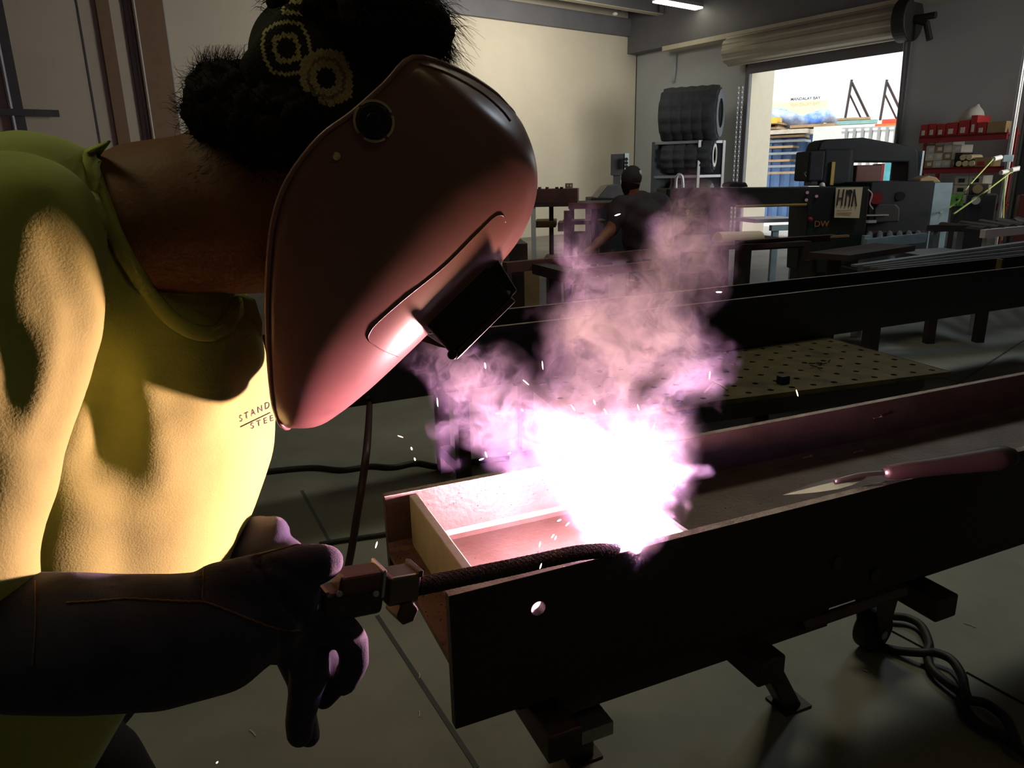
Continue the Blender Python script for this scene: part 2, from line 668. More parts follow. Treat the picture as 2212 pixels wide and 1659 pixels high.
# blue container holding flat stock, open towards the door
cn = thing('shipping_container', 'blue corrugated container with its side open on racks of stock', 'container', (P(1690, 400, 20).x, P(1690, 400, 20).y, 0))
g = MB()
pl, u, nn, L, zt = vbox(g, 1634, 1742, 283, 292, 19.6, 2.2, YB + .35)
g.build('roof', mat('container_roof', (.62, .56, .46), .7), cn)
g = MB()
for i in range(int(L / .13)):
    d = .04 if i % 2 else 0
    g.box(pl + u * (i * .13) + nn * (1.1 + d) - Z * pl.z, u * .13, nn * .04, Z * pl.z)
g.build('side_panel', M_contb, cn)
for i, py in enumerate((297, 307, 319, 333, 348, 360, 374)):
    g = MB()
    xr = (1735, 1738, 1712, 1739, 1705, 1728, 1740)[i]
    vbox(g, 1633, xr, py - 2, py + 3, 19.7, .7, YB + .35)
    g.build('plate_stock', (M_wood, M_galv)[i % 2], label=('uppermost tan sheet in the blue yard container', 'long grey sheet under the tan one in the yard container',
            'short tan board on the third rack in the yard container', 'long grey sheet on the fourth rack in the yard container', 'shortest tan board in the yard container',
            'grey sheet second from bottom in the yard container', 'lowest tan board in the yard container')[i], cat='board', group='stock in the yard container')
g = MB()
vbox(g, 1745, 1800, 275, 420, 19.0, .3, YB + .35, ground=0)
g.build('door_panel', M_cont, cn)
g = MB()
p, u, nn, L, zt = vbox(g, 1800, 1950, 277, 420, 21, .06, YB + .5, ground=0)
for i in range(int(L / .2)):
    g.box(p + u * (i * .2 + .04) - nn * .05, u * .1, nn * .05, Z * (zt - .1))
for i in range(int(L / .2)):
    g.box(p + u * (i * .2 + .02) - nn * .08 + Z * (zt - .1), u * .12, nn * .08, Z * .06)
g.box(p - Z * 0, u * L, nn * 2.3, Z * zt)
g.build('shipping_container', M_cont, label='white corrugated container to the right in the yard', cat='container')
# loads on top of the containers
g = MB()
vbox(g, 1636, 1682, 276, 281, 19.8, 1.0, YB + .35)
for xx in (1637, 1657, 1674):
    vbox(g, xx, xx + 6, 270, 276, 19.8, 1.0, YB + .35)
vbox(g, 1636, 1682, 266, 270, 19.8, 1.0, YB + .35)
g.build('pallet', M_wood, label='wooden pallet at left on top of the blue container', cat='pallet')
g = MB()
vbox(g, 1706, 1800, 271, 277, 20, 1.0, YB + .35)
g.build('pallet', M_wood, label='flat wooden pallet under the blue tarp, right end', cat='pallet')
t1 = pchain([(1648, 258, 20.4, 14), (1665, 252, 20.4, 14), (1690, 262, 20.4, 16), (1705, 266, 20.3, 15), (1730, 257, 20.4, 14), (1755, 257, 20.4, 14), (1785, 258, 20.4, 14), (1800, 262, 20.4, 10)], 12)
me = blob([t1], .05, 2, 'tarp')
rr = random.Random(3)
for v in me.vertices:
    v.co += Vector((math.sin(v.co.x * 7) * .05, math.sin(v.co.z * 9) * .04, math.sin(v.co.x * 5 + v.co.y * 6) * .09))
tag(link_mesh('tarp', me, M_blue), 'blue and white tarp heaped over goods on the container', 'tarp')
g = MB()
vbox(g, 1658, 1678, 254, 267, 19.6, .5, YB + .35)
g.build('crate', mat('yellow_crate', (.8, .55, .08), .6), label='yellow crate poking from the blue tarp', cat='crate')
for nm, xl, xr, yt, yb, mm_, lb in (('girder', 1800, 1895, 262, 270, M_teal, 'teal girder lying on the white container'), ('plank', 1800, 1880, 256, 261, M_wood, 'thin reddish plank behind the teal girder'),
                                    ('girder', 1890, 1948, 268, 274, M_orange, 'orange beam on the white container at right'), ('bin', 1905, 1946, 258, 268, mat('red_bin', (.8, .08, .04), .5), 'red bin on the orange beam')):
    g = MB()
    vbox(g, xl, xr, yt, yb, 21.3, .4, YB + .5)
    g.build(nm, mm_, label=lb, cat=nm)
for i, x in enumerate((1840, 1916)):
    g = MB()
    Yd = 21.6
    top = P(x, 172, Yd)
    bl = P(x - 15, 260, Yd)
    br = P(x + 39, 260, Yd)
    dz = Vector((0, 0, 0))
    g.tube([bl, top], .035, 6)
    g.tube([P(x, 178, Yd), br], .035, 6)
    g.tube([P(x - 5, 203, Yd), P(x + 22, 260, Yd)], .025, 6)
    g.build('a_frame', M_dsteel, label=('left triangular steel frame standing above the white container', 'right triangular steel frame half hidden by the door jamb')[i], cat='frame')
g = MB()
vbox(g, 1905, 1925, 345, 420, 16.5, .5, YB, ground=0)
g.build('cabinet', M_turq, label='turquoise cabinet outside seen through the bandsaw throat', cat='cabinet')

# ------------------------------------------------------------------ far half of the shop
YW = math.radians(23.3)


def feet(mb, pts, w_, ztop, yaw=0.0):
    for p in pts:
        mb.cbox((p[0], p[1], ztop / 2), w_, w_, ztop, yaw)


# tyre rack against the door wall near the corner
tk = thing('tire_rack', 'white edged steel rack of big tyres in the far corner', 'rack', P(1480, 410, 15.0).xy.to_3d())
yk = YB + .25
o0 = P(1403, 420, 15.4)
o0.z = 0
uk = Vector((math.cos(yk), math.sin(yk), 0))
nk = Vector((-uk.y, uk.x, 0))
# rack drawn with its short open side to the right: front runs left-right, end faces the doorway
q0 = P(1408, 420, 15.3); q0.z = 0
q1 = P(1506, 420, 14.9); q1.z = 0
q2 = P(1558, 420, 15.2); q2.z = 0
ua = (q1 - q0).normalized(); ub = (q2 - q1).normalized()
q3 = q0 + (q2 - q1)
zt_, zm_ = P(1506, 303, 14.9).z, P(1506, 378, 14.9).z
g = MB()
for q in (q0, q1, q2, q3):
    mb = MB().box(q - Vector((.025, .025, 0)), (.05, 0, 0), (0, .05, 0), Z * zt_)
    mb.build('upright', M_galv if q in (q1, q2) else M_ink, tk)
for zz, nm in ((zt_, 'shelf'), (zm_, 'shelf'), (.35, 'shelf')):
    MB().prism([q0 + Z * zz, q1 + Z * zz, q2 + Z * zz, q3 + Z * zz], Z * -.05).build(nm, M_galv, tk)
back = MB().prism([q3 + Z * .1, q2 + Z * .1, q2 + Z * zt_, q3 + Z * zt_], (0, .02, 0))
back.prism([q0 + Z * .1, q3 + Z * .1, q3 + Z * zt_, q0 + Z * zt_], ua * .02)
back.build('back_panel', mat('rack_back', (.05, .06, .08), .7), tk)


def tire(c, ax, ro, ri, wd, label, mt=M_tire, hub=None):
    r = thing('tire', label, 'tyre', c - Z * ro, 'tyres on the corner rack')
    ax = Vector(ax).normalized()
    x = ax.orthogonal().normalized()
    y = ax.cross(x)
    g = MB()
    n = 48
    k = [(ri, -wd * .42), (ro * .82, -wd * .5), (ro * .96, -wd * .42), (ro, 0), (ro * .96, wd * .42), (ro * .82, wd * .5), (ri, wd * .42)]
    m = len(k)
    for i in range(n):
        a = 2 * math.pi * i / n
        d = x * math.cos(a) + y * math.sin(a)
        for rr_, s_ in k:
            if rr_ > ro * .9:
                rr_ += .03 * (1 if i % 4 < 2 else -.4)
            g.v.append(c + d * rr_ + ax * s_)
    for i in range(n):
        j = (i + 1) % n
        for q in range(m):
            g.f.append([i * m + q, j * m + q, j * m + (q + 1) % m, i * m + (q + 1) % m])
    g.build('tread', mt, r, smooth=True)
    g = MB().ring(c - ax * wd * .53, ax, ro * .88, ri * .98, wd * .05, 40)
    g.build('sidewall', M_tire2 if hub is None else mt, r)
    if hub:
        MB().ring(c - ax * wd * .56, ax, ri * 1.12, ri * .8, wd * .1, 40).build('rim', hub, r, bevel=.01)
    return r


rad = .5
mid = (q2 - q1) * .5
for i, f_ in enumerate((.96, .74, .52, .3, .1)):
    c = q0 + (q1 - q0) * f_ + mid + Z * (zt_ + rad)
    tire(c, -ua, rad, .28, .34, ('pale walled tyre at the doorway end of the rack top', 'second tyre from the doorway on the rack top', 'middle tyre of the five on the rack top',
                                'fourth tyre from the doorway on the rack top', 'tyre nearest the corner on the rack top')[i])
rad2 = .40
for i, f_ in enumerate((.9, .62, .35, .12)):
    c = q0 + (q1 - q0) * f_ + mid + Z * (zm_ + .05 + rad2 * .8)
    tire(c, -ua, rad2 * .8, .2, .3, ('tyre with a white rim on the middle rack shelf', 'second tyre on the middle rack shelf', 'third tyre on the middle rack shelf', 'tyre nearest the corner on the middle shelf')[i],
         hub=M_white if i == 0 else None)

for i, f_ in enumerate((.88, .6, .32)):
    c = q0 + (q1 - q0) * f_ + mid + Z * (.36 + .38)
    tire(c, -ua, .37, .22, .3, ('tyre at the doorway end of the lowest rack shelf', 'middle tyre on the lowest rack shelf', 'tyre nearest the corner on the lowest shelf')[i])

# bent pipe loops in front of the rack
g = MB()
p = P(1467, 410, 12.5)
h = .26
g.tube(smoothpts([P(1460, 412, 12.5), P(1461, 386, 12.5), P(1467, 377, 12.5), P(1474, 384, 12.5), P(1476, 412, 12.5)], 6), .025, 8)
g.build('pipe_hoop', M_galv, label='shiny upright metal hoop before the tyre rack', cat='hoop', smooth=True)

# control pedestal by the wall
cp_ = thing('control_box', 'dark grey control box on a post near the wall corner', 'control box', P(1338, 420, 13).xy.to_3d())
g = MB()
vbox(g, 1319, 1349, 333, 379, 13, .35, -.15)
g.build('housing', mat('grey_control', (.10, .10, .11), .5), cp_, bevel=.01)
g = MB()
vbox(g, 1349, 1358, 331, 378, 12.95, .3, .2)
g.build('side_panel', M_lblue, cp_)
g = MB()
for i in range(3):
    g.cyl(P(1353, 344 + 8 * i, 12.9), P(1353, 344 + 8 * i, 12.84), .03, n=10)
g.build('button', M_ink, cp_)
g = MB()
vbox(g, 1324, 1340, 379, 420, 13.05, .2, -.15, ground=0)
g.build('post', MATS['grey_control'], cp_)

# machine with a sloped hood behind the worker
sm = thing('shear', 'low grey machine with sloped hood behind the stooping worker', 'machine', P(1320, 470, 11).xy.to_3d())
g = MB()
Y0 = 11
g.prism([P(1290, 428, Y0), P(1312, 402, Y0), P(1345, 398, Y0), P(1352, 430, Y0)], (0, .8, 0))
g.build('hood', mat('grey_hood', (.12, .12, .13), .5, .2), sm, bevel=.01)
g = MB()
vbox(g, 1276, 1362, 428, 520, Y0, .8, 0, ground=0)
g.build('base', M_mach2, sm, bevel=.01)
g = MB()
vbox(g, 1280, 1312, 440, 448, Y0 - .02, .02)
g.build('plate', M_lblue, sm)

# rusty bin on a table left of it
tb = thing('steel_table', 'dark steel table carrying the rust red trough by the wall', 'table', P(1200, 470, 9.5).xy.to_3d())
g = MB()
p, u, nn, L, zt = vbox(g, 1120, 1330, 441, 448, 9.5, .9, -.12)
g.build('tabletop', M_dsteel, tb)
for i, (fx, fy) in enumerate(((.15, .05), (.55, .05), (.95, .05), (.95, .8), (.3, .8))):
    q = p + u * (L * fx) + nn * fy
    MB().cbox((q.x, q.y, (p.z) / 2), .06, .06, p.z).build('leg', M_white if i == 0 else M_dsteel, tb)
g = MB()
g.box(p + u * .3 + nn * .05 - Z * (p.z - .18), u * (L - .6), nn * .8, Z * .03)
g.build('lower_shelf', M_wood, tb)
g = MB()
vbox(g, 1122, 1248, 410, 441, 9.55, .6, -.12)
g.build('trough', M_rust, label='rust red steel trough on the table by the wall', cat='trough', bevel=.006)
for i, x in enumerate((1166, 1182, 1203, 1213)):
    g = MB().cyl(P(x, 410, 9.7), P(x, 404, 9.7), .022, n=8)
    g.build('bolt', M_rust, label=('first bolt from the left on the rust red trough', 'second bolt from the left on the rust red trough', 'third bolt from the left on the rust red trough', 'bolt beside the wooden block on the trough')[i], cat='bolt', group='bolts on the trough')
bk = thing('block', 'small brown block with two holes on the rust red trough', 'block', P(1229, 410, 9.6))
g = MB()
vbox(g, 1221, 1237, 396, 410, 9.6, .1, -.12)
g.build('body', M_wood, bk)
for x in (1226, 1233):
    MB().cyl(P(x, 401, 9.6), P(x, 401, 9.585), .012, n=10).build('hole', M_white, bk)

# open frames of angle steel between the camera and the worker
fr = thing('angle_iron_bench', 'low purple brown angle steel bench frame under the worker\'s hand', 'bench', P(1230, 650, 4.6).xy.to_3d())
za = .82


def rail(mb, x0, y0, Y0, x1, y1, Y1, w_=.05, h_=.06):
    a, b = P(x0, y0, Y0), P(x1, y1, Y1)
    d = (b - a)
    s_ = d.normalized().cross(Z).normalized() * w_
    mb.box(a, d, s_, Z * -h_)
    return a, b


g = MB(); a, b = rail(g, 1085, 566, 4.3, 1395, 538, 4.95); g.build('top_rail', M_rust, fr)
g = MB(); c, d = rail(g, 1180, 567, 4.4, 1275, 590, 4.0, .1); g.build('cross_rail', M_dsteel, fr)
g = MB(); rail(g, 1255, 578, 4.15, 1420, 562, 4.6, .05, .05); g.build('side_rail', M_rust, fr)
for x, yt, Yd in ((1116, 566, 4.38), (1196, 573, 4.35), (1281, 588, 4.05)):
    q = P(x, yt, Yd)
    MB().cbox((q.x, q.y, (q.z - .03) / 2), .075, .07, q.z - .03, .2).build('leg', M_dsteel, fr)
fr2 = thing('roller_stand', 'dark stand with uprights behind the worker\'s arm', 'stand', P(1235, 560, 6.2).xy.to_3d())
for x, yt, w_ in ((1226, 455, .06), (1252, 500, .11), (1283, 452, .05), (1305, 505, .08)):
    q = P(x, yt, 6.3)
    MB().cbox((q.x, q.y, q.z / 2), w_, .06, q.z).build('leg', M_dsteel, fr2)
g = MB(); vbox(g, 1222, 1310, 478, 486, 6.28, .3); g.build('shelf', M_dsteel, fr2)
g = MB(); vbox(g, 1230, 1345, 440, 452, 6.3, .12); g.build('top_rail', M_rust, fr2)
g = MB(); vbox(g, 1100, 1140, 527, 560, 5.2, .5, .1, ground=0)
g.build('steel_bin', M_dsteel, label='dark steel bin half hidden behind the red lit mask', cat='bin')
g = MB(); vbox(g, 1130, 1165, 574, 588, 5.0, .3, 0, ground=0)
g.build('timber_block', M_wood, label='brown timber block on the floor between frame legs', cat='block')
for i, (x, xr, yt, yb, Yd) in enumerate(((1155, 1200, 478, 492, 10.2), (1205, 1240, 482, 500, 9.9))):
    g = MB(); vbox(g, x, xr, yt, yb, Yd, .6, -.1)
    g.build('crate', M_wood, label=('wooden crate under the far table, left one', 'wooden crate under the far table, right one')[i], cat='crate')

# punching machine: long dark green frame with an open throat
pm = thing('punch_press', 'long dark green machine with open throat and a taped drawing', 'machine', P(1660, 600, 6.6).xy.to_3d())
Yp = 6.6
nrm = Vector((0, 1, 0))
g = MB()
g.prism([P(1440, 408, Yp), P(1879, 403, Yp), P(1866, 540, Yp), P(1795, 590, Yp), P(1738, 590, Yp), P(1745, 444, Yp), P(1578, 447, Yp), P(1574, 590, Yp), P(1452, 590, Yp), P(1438, 470, Yp)], nrm * .45)
g.build('frame', M_mach, pm, bevel=.008)
for xx, w_ in ((1452, 122), (1738, 126)):
    g = MB(); vbox(g, xx, xx + w_ * .98, 588, 640, Yp + .03, .4, 0, ground=0)
    g.build('pedestal', M_mach, pm)
g = MB(); g.tube([P(1590, 446, Yp - .02), P(1742, 442, Yp - .02)], .012, 8)
g.build('throat_edge', M_yellow, pm)
g = MB()
for x, r_ in ((1478, 26), (1512, 22)):
    g = MB().cyl(P(x, 432, Yp), P(x, 432, Yp) - nrm * .22, pxm(r_, Yp), n=24)
    g.build('flywheel', M_mach2, pm, bevel=.01)
g = MB(); vbox(g, 1455, 1526, 468, 545, Yp - .2, .2); g.build('cover', M_mach, pm, bevel=.015)
g = MB().prism([P(1486, 448, Yp - .22), P(1491, 456, Yp - .22), P(1486, 465, Yp - .22), P(1481, 456, Yp - .22)], (0, .01, 0))
g.build('warning_sign', M_yellow, pm)
g = MB(); vbox(g, 1450, 1456, 385, 430, Yp - .1, .05); g.build('lever', M_ink, pm)
tm = text_mesh('DW', .075, .002)
tm.transform(Matrix.Translation(P(1758, 490, Yp - .012) - base(pm)) @ Matrix.Rotation(math.pi / 2, 4, 'X'))
link_mesh('logo', tm, mat('orange_letters', (.6, .2, .05), .6), pm)
for x, y in ((1744, 416), (1742, 432), (1764, 424)):
    MB().cyl(P(x, y, Yp), P(x, y, Yp - .03), .014, n=10).build('bolt', M_galv, pm)
MB().ball(P(1750, 474, Yp - .03), .022).build('stop_button', M_red, pm)
g = MB()
p, u, nn, L, zt = vbox(g, 1803, 1862, 404, 404.6, Yp - .02, .012)
dr = thing('drawing', 'cream paper with hand drawn lines taped on the dark machine', 'paper', P(1830, 470, Yp - .03))
Yq = Yp - .025
MB().prism([P(1806, 405, Yq), P(1864, 404, Yq), P(1856, 471, Yq - .03), P(1802, 470, Yq - .03)], (0, .004, 0)).build('sheet', M_paper, dr)
g = MB()
for pts in ([(1813, 409), (1808, 444)], [(1823, 409), (1818, 444)], [(1810, 428), (1820, 428)], [(1830, 410), (1826, 445)], [(1838, 420), (1834, 446)], [(1846, 409), (1840, 446)], [(1846, 410), (1850, 446)]):
    g.tube([P(x, y, Yq - .008 - (y - 405) * .0005) for x, y in pts], .006, 6)
g.cyl(P(1836, 415, Yq - .02), P(1836, 415, Yq - .012), .022, n=16)
g.build('line_drawing', M_ink, dr)
g = MB()
for yy in (455, 461):
    g.tube([P(1808, yy, Yq - .035), P(1840, yy - 1, Yq - .035)], .003, 5)
g.build('note', M_tan, dr)
MB().tube(smoothpts([P(1875, 409, Yp - .03), P(1884, 420, Yp - .05), P(1879, 440, Yp - .05), P(1886, 452, Yp - .05)], 5), .006, 6).build(
    'wire', M_white, pm)
# black case lying on the machine
g = MB()
g.prism([P(1575, 404, 6.7), P(1578, 396, 6.7), P(1590, 393, 6.7), P(1612, 394, 6.7), P(1617, 404, 6.7)], (0, .25, 0))
g.build('tool_case', M_black, label='black tool case lying on top of the punching machine', cat='case', bevel=.01)

# saw base cabinet and the bandsaw on it
cb = thing('saw_base', 'big charcoal saw base with a light blue end plate', 'cabinet', P(1930, 545, 7.6).xy.to_3d())
g = MB()
p, u, nn, L, zt = vbox(g, 1866, 1998, 394, 545, 7.6, .9, .1, ground=0)
g.build('body', M_mach2, cb, bevel=.01)
g = MB()
zz = P(1998, 396, 7.6).z
e = p + u * (L + .01)
g.box(Vector((e.x, e.y, 0)), u * .16 - nn * .05, nn * .85, Z * zz)
g.build('end_plate', M_lblue, cb)
MB().cyl(P(1945, 424, 7.7), P(1945, 424, 7.6), .045, n=18).build('hole', M_ink, cb)
g = MB()
g.prism([P(1876, 470, 7.6), P(1876, 448, 7.6), P(1884, 439, 7.6), P(1922, 439, 7.6), P(1931, 448, 7.6), P(1930, 478, 7.6), P(1876, 480, 7.6)], (0, -.12, 0))
g.build('motor_guard', M_black, cb, bevel=.015)
MB().cyl(P(1893, 428, 7.6), P(1893, 428, 7.45), .06, n=14).build('red_valve', M_red, cb)
g = MB(); vbox(g, 1872, 1920, 464, 467, 7.45, .1); g.build('bar', M_galv, cb)
g = MB(); vbox(g, 1875, 1893, 476, 482, 7.45, .05); g.build('tray', M_galv, cb)

bs = thing('bandsaw', 'dark horizontal bandsaw with arched head before the bright doorway', 'saw', P(1860, 400, 8.2))
Ys = 8.2
g = MB()
out = [(1768, 402), (1767, 322), (1773, 307), (1786, 301), (1825, 299), (1866, 297), (1905, 304), (1950, 312), (1980, 320), (1985, 330), (1984, 402), (1958, 402), (1961, 350), (1846, 350), (1842, 402)]
g.prism([P(x, y, Ys) for x, y in out], (0, .35, 0))
g.build('head', M_mach2, bs, bevel=.02, seg=3)
g = MB(); vbox(g, 1744, 1778, 326, 392, Ys - .12, .4); g.build('blade_guard', M_mach2, bs, bevel=.02)
g = MB(); vbox(g, 1772, 1838, 322, 402, Ys - .1, .12); g.build('wheel_cover', M_mach2, bs, bevel=.04, seg=4)
g = MB(); vbox(g, 1793, 1800, 350, 400, Ys - .125, .03); g.build('depth_scale', M_yellow, bs)
g = MB(); vbox(g, 1847, 1900, 357, 394, Ys + .05, .25); g.build('motor', mat('dark_red_motor', (.09, .025, .02), .5), bs, bevel=.01)
g = MB(); vbox(g, 1900, 1907, 354, 394, Ys + .05, .2); g.build('motor_flange', M_redst, bs)
g = MB(); vbox(g, 1984, 1988, 326, 400, Ys, .3); g.build('end_panel', M_lblue, bs)
g = MB().tube(smoothpts([P(1740, 382, Ys - .1), P(1737, 375, Ys - .1), P(1742, 372, Ys - .1)], 4), .012, 6)
g.build('handle', M_ink, bs)
g = MB(); vbox(g, 1752, 1765, 392, 402, Ys - .1, .2); g.build('foot', M_ink, bs)
MB().ball(P(1776, 400, Ys - .15), .03).build('knob', M_white, bs)
g = MB()
g.prism([P(1985, 394, 7.7), P(1988, 386, 7.7), P(2006, 379, 7.7), P(2024, 383, 7.7), P(2034, 394, 7.7)], (0, .2, 0))
g.build('glove', M_tan, label='crumpled tan work glove on top of the saw base', cat='glove', bevel=.012)
# frame seen through the throat
ts = thing('roller_table', 'light blue roller table seen through the machine throat', 'table', P(1680, 520, 7.8).xy.to_3d())
g = MB(); vbox(g, 1632, 1728, 474, 482, 8.0, .5, .15); g.build('tabletop', M_galv, ts)
g = MB(); vbox(g, 1667, 1728, 487, 499, 7.7, .06, .15); g.build('side_rail', M_lblue, ts)
for x in (1675, 1720):
    q = P(x, 490, 7.75)
    MB().cbox((q.x, q.y, q.z / 2), .06, .06, q.z).build('leg', M_lblue, ts)

# table with the paper roll in front
wt = thing('work_table', 'dark steel table holding a cream paper roll and angle bars', 'table', P(1630, 640, 4.9).xy.to_3d())
Yt = 4.9
g = MB()
p, u, nn, L, zt = vbox(g, 1452, 1752, 535, 545, Yt, .9, .22)
g.build('tabletop', M_dsteel, wt)
for fx, fy in ((.03, .03), (.97, .03), (.97, .8), (.03, .8), (.5, .03)):
    q = p + u * (L * fx) + nn * fy
    MB().cbox((q.x, q.y, p.z / 2), .06, .06, p.z, .22).build('leg', M_dsteel, wt)
g = MB()
a, b = P(1549, 518, 5.25), P(1640, 515, 5.45)
g.cyl(a, b, .055, n=24)
pr = thing('paper_roll', 'cream roll of paper lying on the dark steel table', 'paper roll', a - Z * .055)
g.build('roll', M_paper, pr, smooth=False, bevel=.004)
MB().box(a + Vector((-.15, -.05, -.055)), (.18, 0, 0), (0, .2, 0), Z * .004).build('loose_end', M_paper, pr)
for i, (x0, y0, x1, y1, dy) in enumerate(((1588, 519, 1796, 506, 0), (1590, 527, 1752, 519, -.03))):
    g = MB()
    a, b = P(x0, y0, 5.0 + dy), P(x1, y1, 5.42 + dy)
    s_ = (b - a).normalized().cross(Z).normalized()
    g.box(a, b - a, s_ * .004, Z * -.05)
    g.box(a, b - a, s_ * .05, Z * -.004)
    g.build('angle_bar', M_dsteel, label=('longer angle bar laid across the paper roll table', 'shorter angle bar below the longer one on the table')[i], cat='steel bar')
g = MB(); a, b = rail(g, 1794, 509, 5.3, 1830, 507, 5.4, .02, .015)
g.build('flat_strip', M_tan, label='short tan strip beside the angle bar end', cat='strip')
# second stand with a grey leg right of the table
st = thing('support_stand', 'narrow dark stand with grey legs right of the paper roll table', 'stand', P(1800, 600, 5.0).xy.to_3d())
g = MB(); rail(g, 1745, 545, 5.0, 1890, 525, 5.5, .3, .04); g.build('top_bar', M_dsteel, st)
for x, Yd, w_ in ((1752, 5.02, .08), (1803, 5.15, .09), (1868, 5.5, .06)):
    q = P(x, 548, Yd)
    MB().cbox((q.x, q.y, .33), .05, w_, .66, .3).build('leg', M_galv if x == 1868 else M_dsteel, st)
# conveyor frames
cv = thing('roller_conveyor', 'roller conveyor with grey rail and light blue legs before the saw', 'conveyor', P(1930, 560, 6.2).xy.to_3d())
g = MB(); a, b = rail(g, 1866, 516, 6.0, 1996, 503, 6.6, .03, .08); g.build('rail', M_lblue, cv)
g = MB(); a2, b2 = rail(g, 1868, 500, 6.5, 1992, 498, 7.1, .03, .06); g.build('rail', M_dsteel, cv)
for i in range(6):
    t = (i + .5) / 6
    MB().cyl(a.lerp(b, t) - Z * .02, a2.lerp(b2, t) - Z * .02, .025, n=10).build('roller', M_galv, cv)
for x, Yd in ((1870, 6.05), (1925, 6.3)):
    q = P(x, 535, Yd)
    MB().cbox((q.x, q.y, q.z / 2 + .05), .06, .05, q.z + .1).build('leg', M_lblue, cv)
c2 = thing('roller_conveyor', 'nearer roller conveyor with white front rail at the right edge', 'conveyor', P(2120, 560, 5.5).xy.to_3d())
g = MB(); a, b = rail(g, 2013, 486, 6.3, 2125, 487, 5.6, .04, .05); g.build('end_rail', M_dsteel, c2)
g = MB(); a, b = rail(g, 2118, 496, 5.4, 2330, 476, 5.9, .04, .06); g.build('rail', M_white, c2)
g = MB(); a2, b2 = rail(g, 2013, 486, 6.3, 2330, 462, 7.0, .04, .06); g.build('rail', M_dsteel, c2)
for i in range(8):
    t = (i + .5) / 8
    MB().cyl(a.lerp(b, t) - Z * .01, a2.lerp(b2, t) - Z * .01, .03, n=10).build('roller', M_dsteel, c2)
for x, Yd, mm_ in ((2138, 5.5, M_white), (2020, 6.3, M_galv), (2072, 6.5, M_galv)):
    q = P(x, 500, Yd)
    MB().cbox((q.x, q.y, q.z / 2), .06, .05, q.z).build('leg', mm_, c2)

# long flat bars on trestles
for i in range(5):
    g = MB()
    a, b = P(1838 + i * 16, 571 + i * 2.2, 4.75), P(2214 + i * 30, 520 + i * 5.5, 5.15)
    d = b - a
    s_ = d.normalized().cross(Z).normalized()
    g.box(a, d * 1.5, s_ * .055, Z * -.014)
    g.build('flat_bar', M_galv, label=('farthest of the long bright flat bars at right', 'second farthest long flat bar at right', 'middle one of five long flat bars at right', 'second nearest long flat bar at right',
                                      'nearest of the long bright flat bars at right')[i], cat='steel bar', group='long flat bars on trestles')
tr = thing('trestle', 'white topped trestle under the long flat bars', 'trestle', P(2060, 600, 5.1).xy.to_3d())
g = MB(); vbox(g, 2020, 2150, 555, 566, 5.05, .5, .2); g.build('top', M_galv, tr)
for x in (2030, 2140):
    q = P(x, 560, 5.25)
    MB().cbox((q.x, q.y, q.z / 2 - .02), .06, .06, q.z - .04).build('leg', M_dsteel, tr)
g = MB(); q = P(1898, 581, 4.85)
tr2 = thing('trestle', 'dark trestle under the left end of the flat bars', 'trestle', (q.x, q.y, 0))
MB().cbox((q.x, q.y, q.z - .04), .35, .1, .05, .2).build('top', M_dsteel, tr2)
MB().cbox((q.x, q.y, q.z / 2 - .035), .08, .08, q.z - .07, .2).build('leg', M_dsteel, tr2)

# red shelving with boxes at the right
sh = thing('shelving_unit', 'red steel shelving unit stocked with cartons at right', 'shelf', P(2060, 500, 12.0).xy.to_3d())
Yh, yh = 12.0, YB
decks = {}
for nm, yl0, yl1 in (('top', 296, 310), ('mid', 363, 376), ('low', 438, 452)):
    g = MB()
    p, u, nn, L, zt = vbox(g, 1984, 2172, yl0, yl1, Yh, .05, yh)
    g.box(p + Z * (zt - p.z - .03), u * L, nn * .6, Z * .03)
    g.build('shelf', M_redst, sh)
    decks[nm] = (p, u, nn, L, zt)
for f_ in (0, .995):
    for dd in (.0, .55):
        MB().box(Vector((p.x, p.y, 0)) + u * (L * f_ - .05) + nn * dd - nn * .01, u * .05, nn * .05, Z * (decks['top'][4] + .06)).build('upright', M_redst, sh)


def onshelf(deck, x0, x1, yt, material, name, label, cat, group, dep=.35, lab=None, setback=.04):
    p, u, nn, L, zt = decks[deck]
    q = p + nn * setback
    a = PP(x0, 300, q, nn)
    b = PP(x1, 300, q, nn)
    t0, t1 = (a - p).dot(u), (b - p).dot(u)
    # height from the pixel row at the box's left end
    e = p + u * t0 + nn * setback
    hz = PP(x0, yt, e, nn).z - zt
    root = thing(name, label, cat, Vector((e.x, e.y, zt)) + u * (t1 - t0) / 2, group)
    MB().box(Vector((e.x, e.y, zt)), u * (t1 - t0) * .96, nn * dep, Z * hz).build('carton', material, root)
    if lab:
        MB().box(Vector((e.x, e.y, zt)) + u * (t1 - t0) * .2 - nn * .004 + Z * hz * .12, u * (t1 - t0) * .4, nn * .004, Z * hz * .4).build('label_sticker', lab, root)
    return root


ordn = ('first', 'second', 'third', 'fourth', 'fifth', 'sixth', 'seventh')
for i, (x0, x1, yt) in enumerate(((1986, 2002, 270), (2003, 2020, 268), (2021, 2040, 269), (2041, 2066, 266), (2067, 2091, 261), (2092, 2106, 250), (2107, 2128, 265))):
    onshelf('top', x0, x1, yt, M_red, 'carton', '%s red carton from the left on the top shelf' % ordn[i], 'box', 'red cartons on the top shelf', lab=M_wcart)
onshelf('top', 2129, 2170, 264, M_tan, 'carton', 'tan open carton at the right end of the top shelf', 'box', 'cartons at the shelf end')
onshelf('top', 2095, 2126, 252, M_red, 'carton', 'dark red flat carton lying behind the front row of the top shelf', 'box', 'cartons at the shelf end', setback=.42, dep=.15)
q = decks['top'][0] + decks['top'][1] * (((PP(2050, 300, decks['top'][0], decks['top'][2])) - decks['top'][0]).dot(decks['top'][1])) + decks['top'][2] * .47
q.z = decks['top'][4]
